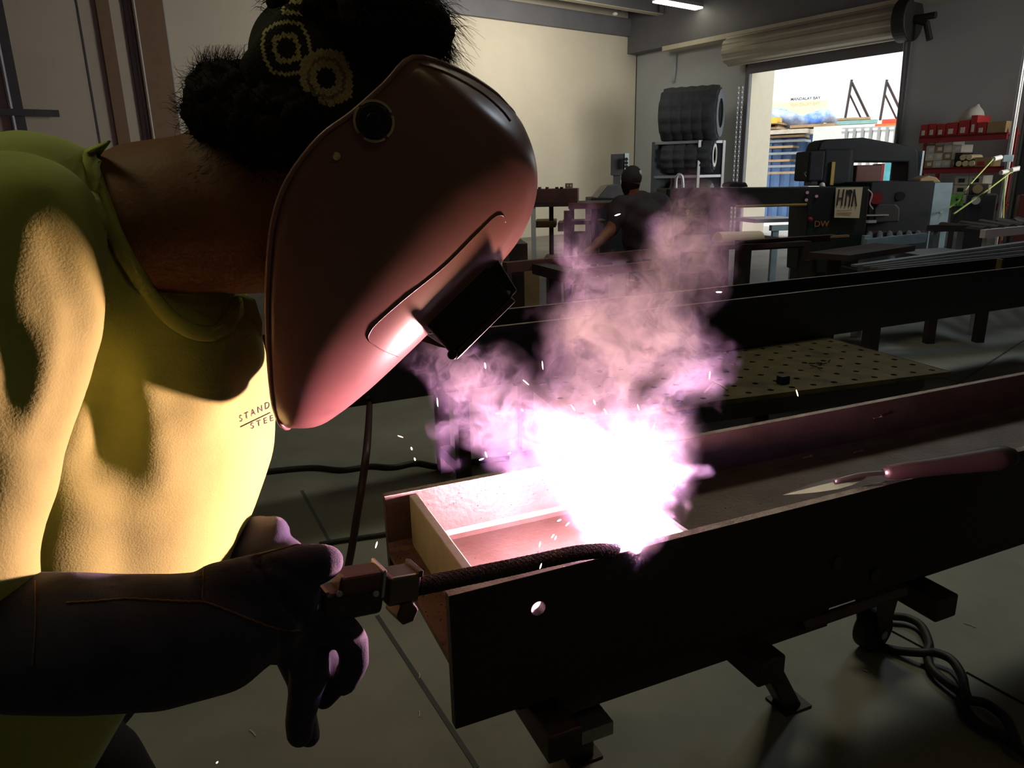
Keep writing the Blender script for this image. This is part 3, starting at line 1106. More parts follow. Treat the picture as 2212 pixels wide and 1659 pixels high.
g = MB()
me = blob([chain([(q + Z * .15, .17), (q + Z * .27 + decks['top'][1] * .1, .16)]), chain([(q + Z * .15, .15), (q + Z * .44 + decks['top'][1] * .16, .03)])], .03, 3, 'bag')
tag(link_mesh('sack', me, M_wcart, smooth=True), 'pale tied sack on the top shelf behind red cartons', 'sack')
for r_, yy in enumerate((348, 333, 320, 308)):
    for c_ in range(4):
        x0 = 1990 + c_ * 20
        # rows stack on each other
        pass
p, u, nn, L, zt = decks['mid']
wd = L * .105
for r_ in range(4):
    for c_ in range(4 if r_ < 3 else 3):
        root = thing('carton', 'white carton in the %s row up, %s from left, middle shelf' % (ordn[r_], ordn[c_]), 'box', Vector((p.x, p.y, zt + r_ * .112)) + u * (.05 + c_ * wd + wd / 2) + nn * .05, 'white cartons on the middle shelf')
        o = Vector((p.x, p.y, zt + r_ * .112)) + u * (.05 + c_ * wd) + nn * .05
        MB().box(o, u * wd * .96, nn * .4, Z * .108).build('carton', M_wcart if (c_ + r_) % 3 else M_tan, root)
        MB().box(o + u * wd * .3 + Z * .03 - nn * .003, u * wd * .5, nn * .003, Z * .05).build('label_sticker', M_white, root)
for i in range(5):
    o = Vector((p.x, p.y, zt + .05 + (.09 if i > 2 else 0))) + u * (L * .46 + .09 * (i % 3) + (.045 if i > 2 else 0))
    MB().cyl(o + nn * .02, o + nn * .4, .042, n=12).build('tube', M_paper, label=('cream tube at bottom left of the shelf bundle', 'cream tube at bottom middle of the shelf bundle', 'cream tube at bottom right of the shelf bundle',
        'cream tube at upper left of the shelf bundle', 'cream tube at upper right of the shelf bundle')[i], cat='tube', group='cream tubes on the middle shelf')
for i, (x0, x1, yt, m_) in enumerate(((2068, 2086, 330, M_black), (2088, 2109, 348, M_tan), (2113, 2150, 340, M_tan))):
    onshelf('mid', x0, x1, yt, m_, 'carton', ('black carton right of the cream tubes', 'small tan carton in the middle of the middle shelf', 'wide tan carton with a red mark on the middle shelf')[i], 'box', 'mixed cartons on the middle shelf',
            lab=(None, M_wcart, M_red)[i])
for r_ in range(3):
    for c_ in range(3):
        if r_ == 2 and c_ == 0:
            continue
        o = Vector((decks['low'][0].x, decks['low'][0].y, decks['low'][4] + r_ * .14)) + u * (L * .22 + c_ * .2) + nn * .05
        root = thing('carton', 'white carton in the %s row up, %s from left, lower shelf' % (ordn[r_], ordn[c_]), 'box', o, 'white cartons on the lower shelf')
        MB().box(o, u * .19, nn * .35, Z * .13).build('carton', M_wcart, root)
        MB().box(o + u * .05 + Z * .03 - nn * .003, u * .09, nn * .003, Z * .06).build('label_sticker', M_ink, root)

# black crate, green cartons near the column
Yc = 8.6
for i, (x, y) in enumerate(((2050, 432), (2066, 430), (2050, 446), (2066, 445))):
    g = MB(); vbox(g, x, x + 14, y - 12, y, Yc, .12, -.55)
    g.build('green_carton', M_green, label=('bright green carton, upper left of the four', 'bright green carton, upper right of the four', 'bright green carton, lower left of the four', 'bright green carton, lower right of the four')[i],
            cat='box', group='bright green cartons')
g = MB(); vbox(g, 2046, 2080, 446, 520, Yc, .4, -.55, ground=0)
g.build('stand_box', M_dsteel, label='dark box the bright green cartons stand on', cat='box')
kb = thing('black_crate', 'black crate with a pale emblem beside the green cartons', 'crate', P(2110, 500, 8.4).xy.to_3d())
g = MB(); p, u_, n_, L_, zt_2 = vbox(g, 2078, 2143, 421, 500, 8.4, .5, -.55, ground=0); g.build('body', M_black, kb, bevel=.01)
g = MB().cyl(P(2108, 433, 8.28), P(2108, 433, 8.36), .045, n=20); g.build('emblem', M_wcart, kb)
g = MB().tube(smoothpts([P(2098, 402, 8.5), P(2098, 398, 8.5), P(2130, 398, 8.5), P(2130, 402, 8.5)], 4), .02, 6)
tc = thing('tool_chest', 'dark brown chest with a round emblem on the black crate', 'chest', P(2110, 420, 8.45))
g = MB(); vbox(g, 2091, 2134, 398, 420, 8.5, .35, -.55); g.build('body', mat('dark_brown_chest', (.05, .035, .025), .6), tc, bevel=.01)
MB().cyl(P(2112, 408, 8.36), P(2112, 408, 8.44), .05, n=16).build('emblem', M_tan, tc)

# steel column with outlets and green cords
cl = R(-.9, 7.75)
cx_ = PZ(2170, 600, 0)
cq = P(2185, 460, 9.6)
g = MB()
cb0 = Vector((cq.x, cq.y, 0))
ibeam(g, cb0, Z, RH, B, .30, .26, .02, .02)
struct('column_1', g, mat('olive_grey_column', (.10, .10, .085), .6, .2))
pc = P(2158, 460, 9.3); pc.z = 0
tag(MB().tube([pc, pc + Z * 4.8], .018, 8).build('conduit', M_galv, smooth=True), 'thin bright conduit running up the dark steel column', 'pipe')
pc2 = P(2163, 460, 9.3); pc2.z = 0
tag(MB().tube([pc2, pc2 + Z * 4.8], .012, 8).build('conduit', M_white, smooth=True), 'thinnest white conduit beside the bright one on the column', 'pipe')
ob = thing('outlet_box', 'grey square outlet box on the column with round socket', 'outlet', P(2175, 345, 9.2))
g = MB(); vbox(g, 2166, 2188, 335, 350, 9.2, .09, -.5); g.build('housing', M_lblue, ob, bevel=.006)
MB().cyl(P(2178, 342, 9.18), P(2178, 342, 9.25), .022, n=14).build('socket', M_ink, ob)
for i, (x0, x1, yt, yb) in enumerate(((2146, 2162, 336, 347), (2162, 2186, 366, 376), (2184, 2202, 359, 372))):
    g = MB().cyl(P(x0, (yt + yb) / 2 + 2, 9.1), P(x1, (yt + yb) / 2 - 2, 9.15), .028, n=12)
    g.build('plug', M_white, label=('white plug at the left of the grey outlet box', 'white plug below the grey outlet box', 'pale plug at right below the outlet box')[i], cat='plug', smooth=False, bevel=.004)
for i, pts in enumerate((((2146, 343, 9.1), (2090, 405, 8.9), (2070, 435, 8.3), (2030, 460, 7.6)), ((2184, 372, 9.1), (2150, 398, 8.9), (2120, 420, 8.1), (2060, 462, 7.3)), ((2172, 376, 9.1), (2170, 410, 8.9), (2168, 440, 8.4), (2165, 520, 8.0)))):
    MB().tube(smoothpts([P(*q) for q in pts], 6), .009, 6).build('extension_cord', M_cord, smooth=True, label=('yellow green cord slanting from the left plug', 'yellow green cord slanting from the right plug', 'yellow green cord hanging straight down the column')[i], cat='cord')
g = MB(); vbox(g, 2186, 2260, 420, 530, 7.6, .5, -.55, ground=0)
g.build('red_cabinet', mat('dark_red_cabinet', (.12, .02, .015), .5), label='dark red tool cabinet at the right edge', cat='cabinet', bevel=.01)
g = MB(); vbox(g, 2194, 2270, 300, 420, 7.7, .4, -.6)
g.build('tool_board', M_black, label='black rack standing on the red cabinet at right edge', cat='rack')

# ------------------------------------------------------------------ foreground steel
O1 = Vector((-.093, .872, 0))
U1 = Vector((math.cos(YW), math.sin(YW), 0))
N1 = Vector((-U1.y, U1.x, 0))
ZT, ZB, GAP, FT = .700, .482, .375, .016


def BP(a, b, z):
    return O1 + U1 * a + N1 * b + Z * z


def plate_with_holes(o, u, v, nrm_, L, Hh, th, cells, seg=24):
    """flat plate L x Hh from corner o, cut into cells (u0,u1,v0,v1,hole radius, cu, cv)"""
    mb = MB()
    for (u0, u1, v0, v1, r, cu, cv) in cells:
        def q(a, b, t):
            return o + u * a + v * b + nrm_ * t
        if not r:
            mb.box(q(u0, v0, 0), u * (u1 - u0), v * (v1 - v0), nrm_ * th)
            continue
        k = len(mb.v)
        m = seg
        for i in range(m):
            a = 2 * math.pi * i / m
            ca, sa = math.cos(a), math.sin(a)
            t = 1e9
            if abs(ca) > 1e-6:
                t = min(t, ((u1 - cu) if ca > 0 else (u0 - cu)) / ca)
            if abs(sa) > 1e-6:
                t = min(t, ((v1 - cv) if sa > 0 else (v0 - cv)) / sa)
            for th_ in (0, th):
                mb.v += [q(cu + ca * t, cv + sa * t, th_), q(cu + ca * r, cv + sa * r, th_)]
        for i in range(m):
            j = (i + 1) % m
            a, b = k + i * 4, k + j * 4
            mb.f += [[a, b, b + 1, a + 1], [a + 2, a + 3, b + 3, b + 2], [a + 1, b + 1, b + 3, a + 3]]
    return mb


LB1 = 2.6
hb = thing('steel_beam', 'heavy steel beam on its side being welded, white hot inside', 'steel beam', BP(0, GAP / 2, ZB))
hole = (.1353, .644)
hr = .0115
cells = [(0, .10, 0, ZT - ZB, 0, 0, 0), (.17, LB1, 0, ZT - ZB, 0, 0, 0), (.10, .17, 0, .127, 0, 0, 0), (.10, .17, .197, ZT - ZB, 0, 0, 0), (.10, .17, .127, .197, hr, .1353, hole[1] - ZB)]
mb = plate_with_holes(BP(0, 0, ZB), U1, Z, N1, LB1, ZT - ZB, FT, cells, 32)
mb.build('near_flange', M_mill, hb)
MB().box(BP(0, GAP - FT, ZB), U1 * LB1, N1 * FT, Z * (ZT - ZB)).build('far_flange', M_bare if False else M_mill2, hb, bevel=.0012)
zw = .594
MB().box(BP(0, FT, zw - .012), U1 * LB1, N1 * (GAP - 2 * FT), Z * .012).build('web', M_mill2, hb)
# raw upper edges of the two flanges
MB().box(BP(0, .0004, ZT), U1 * LB1, N1 * (FT - .0008), Z * .0012).build('near_edge', M_edge, hb)
MB().box(BP(0, GAP - FT + .0004, ZT), U1 * LB1, N1 * (FT - .0008), Z * .0012).build('far_edge', M_edge, hb)
# root fillets along the web
for b in (FT, GAP - FT):
    s_ = 1 if b < .1 else -1
    MB().prism([BP(0, b, zw), BP(0, b + s_ * .014, zw), BP(0, b + s_ * .005, zw + .005), BP(0, b, zw + .014)], U1 * LB1).build('fillet', M_mill2, hb)
g = MB()
g.prism([BP(.045, FT + .001, zw + .0005), BP(.045, FT + .001, ZT - .006), BP(.045, GAP - FT - .001, ZT - .004), BP(.045, GAP - FT - .001, zw + .0005)], U1 * .016)
g.build('stiffener', mat('stiffener_plate', (.40, .40, .30), .5, .2, c2=(.26, .26, .19), scale=10, bump=.05), hb, bevel=.002)
g = MB()
g.prism([BP(.405, FT + .001, zw + .0005), BP(.405, FT + .001, ZT - .005), BP(.405, GAP - FT - .001, ZT - .004), BP(.405, GAP - FT - .001, zw + .0005)], U1 * .014)
g.build('stiffener', MATS['stiffener_plate'], hb, bevel=.002)
w = MB()
pts = [BP(.15 + .004 * i, FT + .006 + .0015 * math.sin(i * 2.1), ZT - .012 + .001 * math.sin(i * 1.3)) for i in range(28)]
w.tube(pts, [.004 + .0012 * (i % 2) for i in range(28)], 8)
w.build('weld_bead', M_edge, hb, smooth=True)
rr = random.Random(5)
g = MB()
for i in range(46):
    a_, b_ = rr.uniform(.0, .045), rr.uniform(.03, GAP - .03)
    g.ball(BP(a_ * .9, b_, zw), rr.uniform(.0008, .002), 6, 4)
g.build('spatter', M_mill, hb, kind='stuff')
g = MB()
for i in range(90):
    a_ = rr.uniform(.07, .5)
    g.ball(BP(a_, GAP - FT, rr.uniform(zw + .01, ZT - .005)), rr.uniform(.0006, .0014), 6, 4)
for i in range(80):
    g.ball(BP(rr.uniform(.07, .8), rr.uniform(.04, GAP - .05), zw), rr.uniform(.0006, .0016), 6, 4)
g.build('spatter', M_dsteel, hb, kind='stuff')
# chips lying in the beam
for i, (x, y) in enumerate(((1887, 904), (1845, 978), (1735, 990))):
    c = PZ(x, y, zw + .004)
    if i == 0:
        c = PP(x, y, BP(0, GAP - FT - .004, 0), N1)
    g = MB()
    pts = smoothpts([c, c + Vector((.012, .004, .002)), c + Vector((.02, -.003, .006)), c + Vector((.014, -.006, .01))], 4)
    g.tube(pts, .0018, 6)
    g.build('steel_chip', M_edge, label=('curled chip stuck on the far flange face', 'curled chip lying on the beam web near the ledge', 'tiny chip lying on the web left of the curled one')[i], cat='chip', smooth=True)

# welding cart under the beam
ct = thing('welding_cart', 'dark low cart on casters carrying the welded beam', 'cart', BP(.55, GAP / 2, 0))
for b in (.05, GAP - .09):
    MB().box(BP(.12, b, ZB - .052), U1 * 1.45, N1 * .05, Z * .05).build('side_tube', M_dsteel, ct, bevel=.004)
for a in (.14, .55, 1.0):
    MB().box(BP(a, -.02, ZB - .104), U1 * .06, N1 * (GAP + .08), Z * .05).build('cross_tube', M_dsteel, ct, bevel=.004)
g = MB().box(BP(.18, .03, ZB - .07), U1 * .58, N1 * .012, Z * .066)
g.build('apron', M_dsteel, ct)
g = MB().tube([BP(.66, .0, ZB - .022), BP(.92, .0, ZB - .02)], .011, 10)
g.build('push_bar', M_mill2, ct)


def caster(px, py, yaw, lab=None):
    c = PZ(px, py, 0)
    r = .058
    c = Vector((c.x, c.y, r))
    ax = Vector((math.sin(yaw), -math.cos(yaw), 0))
    fk = MB()
    for s_ in (-1, 1):
        fk.prism([c + ax * (s_ * .03) + Z * .12 + Vector((ax.y, -ax.x, 0)) * -.045, c + ax * (s_ * .03) + Z * .12 + Vector((ax.y, -ax.x, 0)) * .05, c + ax * (s_ * .03) + Vector((ax.y, -ax.x, 0)) * .016 - Z * .012,
                  c + ax * (s_ * .03) + Vector((ax.y, -ax.x, 0)) * -.014 - Z * .012], ax * (s_ * .004))
    fk.cbox(c + Z * .125, .11, .09, .01, yaw)
    fk.cyl(c + Z * .13, Vector((c.x, c.y, ZB - .06)), .03, n=16)
    f = fk.build('caster', M_dsteel, ct)
    w_ = MB().cyl(c - ax * .022, c + ax * .022, r, n=28)
    w_.build('wheel', M_black, f, bevel=.006)
    MB().cyl(c - ax * .036, c + ax * .036, .012, n=12).build('axle', M_galv, f)


caster(1245, 1612, .9)
caster(1880, 1398, .5)
for (x0, y0, x1, y1) in ((1335, 1470, 1262, 1640), (1694, 1355, 1716, 1530)):
    b_ = PZ(x1, y1, 0)
    t_ = PP(x0, y0, BP(0, .02, 0), N1)
    t_.z = ZB - .055
    t_ = BP((t_ - O1).dot(U1), .14, ZB - .056)
    d = (t_ - b_)
    s_ = U1 * .05
    MB().prism([b_ - s_ * .5, b_ + s_ * .5, t_ + s_ * .5, t_ - s_ * .5], N1 * .045).build('leg', M_dsteel, ct, bevel=.003)
    MB().cbox(b_ + Z * .003 + N1 * .02, .08, .07, .006, YW).build('foot_plate', M_dsteel, ct)
MB().box(BP(.02 + .18, .02, ZB - .13), U1 * .08, N1 * .1, Z * .025).build('caster_plate', M_galv, ct)
g = MB()
for xx in (1808, 1890):
    c = PP(xx, 1215 if xx == 1808 else 1240, BP(0, -.0, 0), N1)
    MB().cyl(c, c - N1 * .004, .014, n=20).build('bolt_head', M_ink, hb)

# second beam standing further back, on the perforated table
th2 = math.radians(25.0)
U2 = Vector((math.cos(th2), math.sin(th2), 0))
N2 = Vector((-U2.y, U2.x, 0))
O2 = PZ(1785, 726, .452)
O2.z = 0
a0, a1 = -2.75, 2.2
b2 = thing('steel_beam', 'long dark steel beam on its side crossing behind the smoke', 'steel beam', O2 + U2 * -.3 + Z * .452)


def BQ(a, b, z):
    return O2 + U2 * a + N2 * b + Z * z


M_b2 = mat('blue_black_mill_scale', (.022, .022, .026), .42, .4, c2=(.035, .03, .032), scale=4, bump=.06, bscale=90)
MB().box(BQ(a0, 0, .452), U2 * (a1 - a0), N2 * .018, Z * .238).build('near_flange', M_b2, b2, bevel=.0015)
MB().box(BQ(a0, .335, .452), U2 * (a1 - a0), N2 * .018, Z * .238).build('far_flange', M_b2, b2, bevel=.0015)
MB().box(BQ(a0, .018, .565), U2 * (a1 - a0), N2 * .317, Z * .012).build('web', M_b2, b2)
for b in (.0005, .3355):
    MB().box(BQ(a0, b, .690), U2 * (a1 - a0), N2 * .017, Z * .0012).build('flange_edge', M_edge, b2)
q = PP(2148, 600, BQ(0, .33, 0), N2)
MB().box(BQ((q - O2).dot(U2), .3, .578), U2 * .02, N2 * .034, Z * .11).build('clip', mat('yellowed_clip', (.20, .15, .05), .6), b2)
# stand below its left half
sd = thing('steel_stand', 'dark square post stand carrying the left half of the long beam', 'stand', BQ(-1.95, .1, 0))
q = PP(1000, 860, BQ(0, .03, 0), N2)
aa = (q - O2).dot(U2)
MB().box(BQ(aa - .025, .03, 0), U2 * .05, N2 * .05, Z * .40).build('post', M_b2, sd)
MB().box(BQ(aa - .025, .27, 0), U2 * .05, N2 * .05, Z * .40).build('post', M_b2, sd)
MB().box(BQ(aa - .025, -.0, .40), U2 * .05, N2 * .36, Z * .050).build('head_bar', M_b2, sd)
MB().box(BQ(aa - .025, .08, .08), U2 * .05, N2 * .19, Z * .05).build('brace', M_b2, sd)

# perforated fixture table
zt3 = .450
c0 = PZ(2055, 803, zt3)
cbk = PZ(1785, 728, zt3)
cfl = PZ(1490, 890, zt3)
V3 = (cbk - c0)
LV = V3.length
V3.normalize()
U3 = (c0 - cfl)
U3 = (U3 - V3 * U3.dot(V3)).normalized()
pt = thing('fixture_table', 'brownish steel table top full of round holes behind the beam', 'table', Vector((c0.x, c0.y, 0)) - U3 * .7 + V3 * .4)
M_perf = mat('worn_brass_steel', (.13, .105, .04), .42, .55, c2=(.055, .045, .025), scale=9, bump=.1, bscale=60)
pu = .098
LU = pu * 17
LVv = pu * 11
corner = c0 - U3 * LU
cells = []
for i in range(17):
    for j in range(11):
        cells.append((i * pu, (i + 1) * pu, j * pu, (j + 1) * pu, .0125, (i + .5) * pu, (j + .5) * pu))
mb = plate_with_holes(corner - Z * .016, U3, V3, Z, LU, LVv, .016, cells, 16)
# joints between neighbouring cells share corners: merge so the sheet is one skin
me = mb.mesh('tabletop', pt)
bm = bmesh.new()
bm.from_mesh(me)
bmesh.ops.remove_doubles(bm, verts=bm.verts, dist=1e-5)
bmesh.ops.recalc_face_normals(bm, faces=bm.faces)
bm.to_mesh(me)
bm.free()
link_mesh('tabletop', me, M_perf, pt)
g = MB()
g.box(corner - Z * .017, U3 * LU, V3 * .003, Z * .018)
g.box(corner + U3 * (LU - .003) - Z * .017, U3 * .003, V3 * LVv, Z * .018)
g.build('edge_band', M_perf, pt)
g = MB()
g.prism([corner + V3 * .03 - Z * .017, corner + V3 * .03 + U3 * (LU - .10) - Z * .017, corner + V3 * .03 + U3 * (LU - .10) - Z * .06, corner + V3 * .03 + U3 * (LU - .14) - Z * .092, corner + V3 * .03 - Z * .092], V3 * .012)
g.build('front_apron', M_b2, pt)
MB().box(corner + U3 * (LU - .12) + V3 * .05 - Z * .087, U3 * .012, V3 * (LVv - .15), Z * .07).build('side_apron', M_b2, pt)
for fu, fv in ((.1, .08), (LU - .25, .08), (LU - .25, LVv - .2), (.1, LVv - .2)):
    MB().box(corner + U3 * fu + V3 * fv - Z * (zt3 - .0), U3 * .06, V3 * .06, Z * (zt3 - .017)).build('leg', M_b2, pt)
MB().box(corner + U3 * (LU - .95) - V3 * .06 - Z * .12, U3 * .25, V3 * .05, Z * .012).build('ledge', M_galv, pt)
q = PZ(1691, 828, zt3)
g = MB().cbox(q + Z * .016, .042, .03, .032, .4)
g.build('steel_block', M_black, label='small black steel block on the perforated table', cat='block', bevel=.002)
for i, pts in enumerate((((1520, 852), (1535, 838), (1545, 828)), ((1540, 826), (1556, 836), (1572, 844)))):
    g = MB()
    g.tube(smoothpts([PZ(x, y, zt3) + Z * (.004 + .004 * (j % 2)) for j, (x, y) in enumerate(pts)], 4), .0035, 6)
    g.build('wire_scrap', mat('brassy_wire', (.5, .42, .16), .4, .6), label=('bent wire scrap at the left of the perforated table', 'second bent wire scrap right of the first on the holes')[i], cat='wire')
rr = random.Random(11)
q = PZ(1775, 790, zt3)
g = MB()
for i in range(9):
    a = q + Vector((rr.uniform(-.05, .05), rr.uniform(-.05, .05), .004))
    g.tube([a, a + Vector((rr.uniform(-.03, .03), rr.uniform(-.03, .03), .006))], .003, 5)
g.build('swarf', M_black, label='little heap of dark metal swarf on the perforated table', cat='swarf', kind='stuff')
# flat clamp by the beam end in the smoke
g = MB()
p_ = [PZ(1471, 932, .66), PZ(1450, 934, .66)]
a_ = BP(.60, GAP + .012, .64)
g.tube([BP(.585, GAP + .015, .70), BP(.585, GAP + .015, .735), ], .003, 6)
g.tube(smoothpts([BP(.585, GAP + .008, .702), BP(.59, GAP + .01, .71), BP(.60, GAP + .01, .75)], 3), .0025, 6)
g.build('wire_hook', M_edge, label='small bent wire hook standing behind the far flange', cat='hook')

# ------------------------------------------------------------------ cables on the floor
def cable(name, pts, r, material, label, zf=None, cat='cable', n=6):
    g = MB().tube(smoothpts(pts, n), r, 10)
    return g.build(name, material, label=label, cat=cat, smooth=True)


fl = lambda x, y, r: PZ(x, y, r)
M_cab = mat('black_cable', (.02, .018, .018), .55)
M_cabr = mat('brown_cable', (.045, .018, .018), .5)
cable('cable', [fl(560, 1021, .012), fl(610, 1015, .012), fl(680, 1010, .012), fl(740, 1015, .012), fl(800, 1007, .012), fl(850, 1009, .012), fl(900, 1000, .012), fl(950, 1007, .012), fl(1010, 998, .012), fl(1100, 990, .012)], .0125, M_cab,
      'black cable lying across the floor behind the small beam end')
cable('cable', [fl(690, 1176, .009), fl(735, 1168, .009), fl(790, 1160, .009), fl(850, 1150, .009), fl(960, 1120, .009)], .009, M_cab, 'thin black cable on the floor left of the beam end')
v0 = PP(798, 875, BQ(0, -.03, 0), N2)
cable('hanging_cable', [v0 + Z * .03 + N2 * .02, v0, P(793, 960, 2.05), P(783, 1040, 1.98), P(772, 1110, 1.95), P(756, 1205, 1.93), PZ(735, 1290, .012), PZ(700, 1340, .012)], .0115, M_cabr, 'brownish cable hanging down from the long beam beside the mask')
sp1 = [fl(1925, 1331, .02), fl(1960, 1335, .02), fl(1990, 1352, .02), fl(2007, 1390, .02), (fl(2003, 1412, .02)), fl(2010, 1440, .02), fl(2030, 1462, .02), fl(2060, 1485, .02), fl(2080, 1500, .02), fl(2085, 1530, .02), fl(2110, 1560, .02), fl(2150, 1585, .02), fl(2180, 1600, .02), fl(2230, 1640, .02)]
sp2 = [fl(1868, 1385, .012), fl(1930, 1404, .012), fl(1990, 1410, .03), fl(2020, 1410, .03), fl(2055, 1425, .03), fl(2078, 1460, .03), fl(2085, 1495, .035), fl(2095, 1512, .035), fl(2130, 1520, .03), fl(2170, 1550, .03), fl(2190, 1590, .03), fl(2200, 1615, .03), fl(2225, 1625, .03)]
cable('hose', sp1, .0115, M_cab, 'black hose snaking over the floor from the right caster', cat='hose')
cable('hose', sp2, .0115, M_cab, 'black hose looping over the other one on the floor at right', cat='hose')
for i, (pa, pb_) in enumerate((((1925, 1362), (2000, 1402)), ((2088, 1452), (2230, 1530)))):
    g = MB().tube([PZ(*pa, .002), PZ(*pb_, .002)], .0025, 6)
    g.build('floor_cord', M_black, label=('thin dark cord on the floor between caster and hoses', 'thin dark cord on the floor right of the hoses')[i], cat='cord')
# control joints sawn into the slab (thin dark fillers)
jt = MB()


def joint(xa, ya, xb, yb):
    a, b = PZ(xa, ya, .0), PZ(xb, yb, .0)
    d = (b - a).normalized()
    s_ = Vector((-d.y, d.x, 0)) * .006
    jt.box(a - s_, b - a, s_ * 2, Z * .0015)


joint(652, 1060, 720, 1185)
joint(815, 1330, 1030, 1659)
joint(1740, 745, 2212, 860)
joint(1990, 880, 2212, 735)
struct('trim_8', jt, M_darkpipe)
# slivers of metal on the floor
rr = random.Random(2)
for i, (x, y, l_) in enumerate(((552, 1590, .03), (2108, 1355, .03), (905, 1465, .02), (905, 1548, .02), (1875, 1452, .014))):
    a = PZ(x, y, .002)
    an = rr.uniform(1.6, 2.4)
    g = MB().tube(smoothpts([a, a + Vector((math.cos(an), math.sin(an), 0)) * l_ * .5 + Vector((.002, 0, .001)), a + Vector((math.cos(an), math.sin(an), 0)) * l_], 3), .0012, 6)
    g.build('wire_sliver', M_white, label=('bright wire sliver on the floor below the glove', 'bright wire sliver on the floor right of the right caster', 'small sliver on the floor left of the beam flange corner', 'short sliver below the beam flange corner on the floor',
                                          'tiny sliver on the floor below the right caster')[i], cat='wire')

# dark steel plate on the floor at right, under the beam
q = [PZ(2075, 1222, .25), PZ(2240, 1180, .25), PZ(2300, 1330, .25), PZ(2215, 1302, .25)]
g = MB().prism(q, Z * .05)
# ------------------------------------------------------------------ trowel lying on the beam
twz = ZT + .004
tw = thing('trowel', 'pointed trowel with thick dark wooden handle lying across the beam edge', 'trowel', BP(.83, .0, ZT))
tip = PP(1690, 1068, BP(0, .05, 0), N1); tip = BP((tip - O1).dot(U1), .075, ZT - .055)
tip = BP(.63, .095, ZT - .028)


def ray_to_z(x, y, z):
    return PZ(x, y, z)


zt0, zt1, zt2 = ZT - .012, ZT + .018, ZT + .036
a_ = PZ(1692, 1069, zt0)
b_ = PZ(1912, 1021, zt1)
d = (b_ - a_)
sd_ = d.normalized().cross(Z).normalized()
prof = [(0, .001), (.12, .008), (.3, .017), (.48, .021), (.62, .018), (.72, .011), (.80, .0045)]
g = MB()
top, bot = [], []
for t, w_ in prof:
    c = a_.lerp(b_, t)
    g.v += [c - sd_ * w_, c + Z * w_ * .18, c + sd_ * w_, c - Z * .0018]
n_ = len(prof)
for i in range(n_ - 1):
    for q in range(4):
        g.f.append([i * 4 + q, i * 4 + (q + 1) % 4, (i + 1) * 4 + (q + 1) % 4, (i + 1) * 4 + q])
g.f += [[0, 1, 2, 3], [(n_ - 1) * 4 + q for q in (3, 2, 1, 0)]]
g.build('blade', mat('trowel_steel', (.20, .18, .165), .38, .9), tw)
MB().tube(smoothpts([a_.lerp(b_, .5) + Z * .004, a_.lerp(b_, .75) + Z * .006, b_, b_ + d.normalized() * .02], 4), [.005] * 4 + [.0045] * 5 + [.005] * 4, 10).build('tang', MATS['trowel_steel'], tw, smooth=True)
c_ = PZ(2195, 985, zt2 + .004)
d2 = c_ - b_
hs = [(0, .010), (.03, .0135), (.12, .0165), (.3, .0165), (.5, .018), (.7, .0205), (.83, .0225), (.93, .021), (.985, .014), (1.0, .005)]
g = MB().tube([b_ + d2 * t for t, r in hs], [r for t, r in hs], 24)
g.build('handle', mat('dark_handle_wood', (.030, .015, .015), .5, var=.3, scale=14, stretch=(1, 1, 1)), tw, smooth=True)
hs2 = [(-.01, .008), (.02, .0115), (.035, .0138)]
MB().tube([b_ + d2 * t for t, r in hs2], [r for t, r in hs2], 20).build('ferrule', MATS['trowel_steel'], tw, smooth=True)

# ------------------------------------------------------------------ welding torch in the glove
th_ = thing('welding_torch', 'welding torch with braided neck held by the gloved hand over the beam', 'torch', P(860, 1275, .76))
nk0, nk1 = P(897, 1268, .755), P(1240, 1196, .93)
nk2 = P(1300, 1190, .965)
tipp = ARC + Vector((-.030, -.022, .012))
pts = smoothpts([nk0, P(1020, 1243, .815), P(1130, 1220, .872), nk1, nk2, P(1328, 1190, .995), tipp], 8)
M_braid = mat('braided_sleeve', (.045, .028, .025), .75, 0, spec=.25)
nt = M_braid.node_tree
bs_ = nt.nodes['Principled BSDF']
tcn = nt.nodes.new('ShaderNodeTexCoord')
sub = nt.nodes.new('ShaderNodeTexVoronoi')
sub.inputs['Scale'].default_value = 420
nt.links.new(tcn.outputs['Object'], sub.inputs['Vector'])
bp = nt.nodes.new('ShaderNodeBump')
bp.inputs['Strength'].default_value = .8
bp.inputs['Distance'].default_value = .002
nt.links.new(sub.outputs['Distance'], bp.inputs['Height'])
nt.links.new(bp.outputs['Normal'], bs_.inputs['Normal'])
# woven relief: two sets of helical ridges
g = MB()
g.tube(pts, .0104, 20)
g.build('neck', M_braid, th_, smooth=True)
g = MB()
dl = [0]
for a, b in zip(pts, pts[1:]):
    dl.append(dl[-1] + (b - a).length)


def along(s_):
    for i in range(len(dl) - 1):
        if dl[i + 1] >= s_ or i == len(dl) - 2:
            t = (s_ - dl[i]) / max(1e-6, dl[i + 1] - dl[i])
            return pts[i].lerp(pts[i + 1], t), (pts[i + 1] - pts[i]).normalized()


for sgn in (1, -1):
    for h0 in range(5):
        hp = []
        steps = 150
        for i in range(steps):
            c, t = along(dl[-1] * .97 * i / (steps - 1))
            x = t.cross(Z).normalized()
            y = x.cross(t)
            a = h0 * 2 * math.pi / 5 + sgn * i * .34
            hp.append(c + (x * math.cos(a) + y * math.sin(a)) * .0105)
        g.tube(hp, .0009, 4, cap=False)
g.build('braid', M_braid, th_, smooth=True)
MB().tube([pts[-4], pts[-1]], [.0075, .006], 16).build('nozzle', M_edge, th_)
ax = (nk0 - P(690, 1305, .69)).normalized()
up = (Z - ax * ax.z).normalized()
sd_ = ax.cross(up)
M_grip = mat('dark_torch_plastic', (.03, .022, .02), .35)
M_gripr = mat('brown_torch_plastic', (.10, .045, .035), .35)


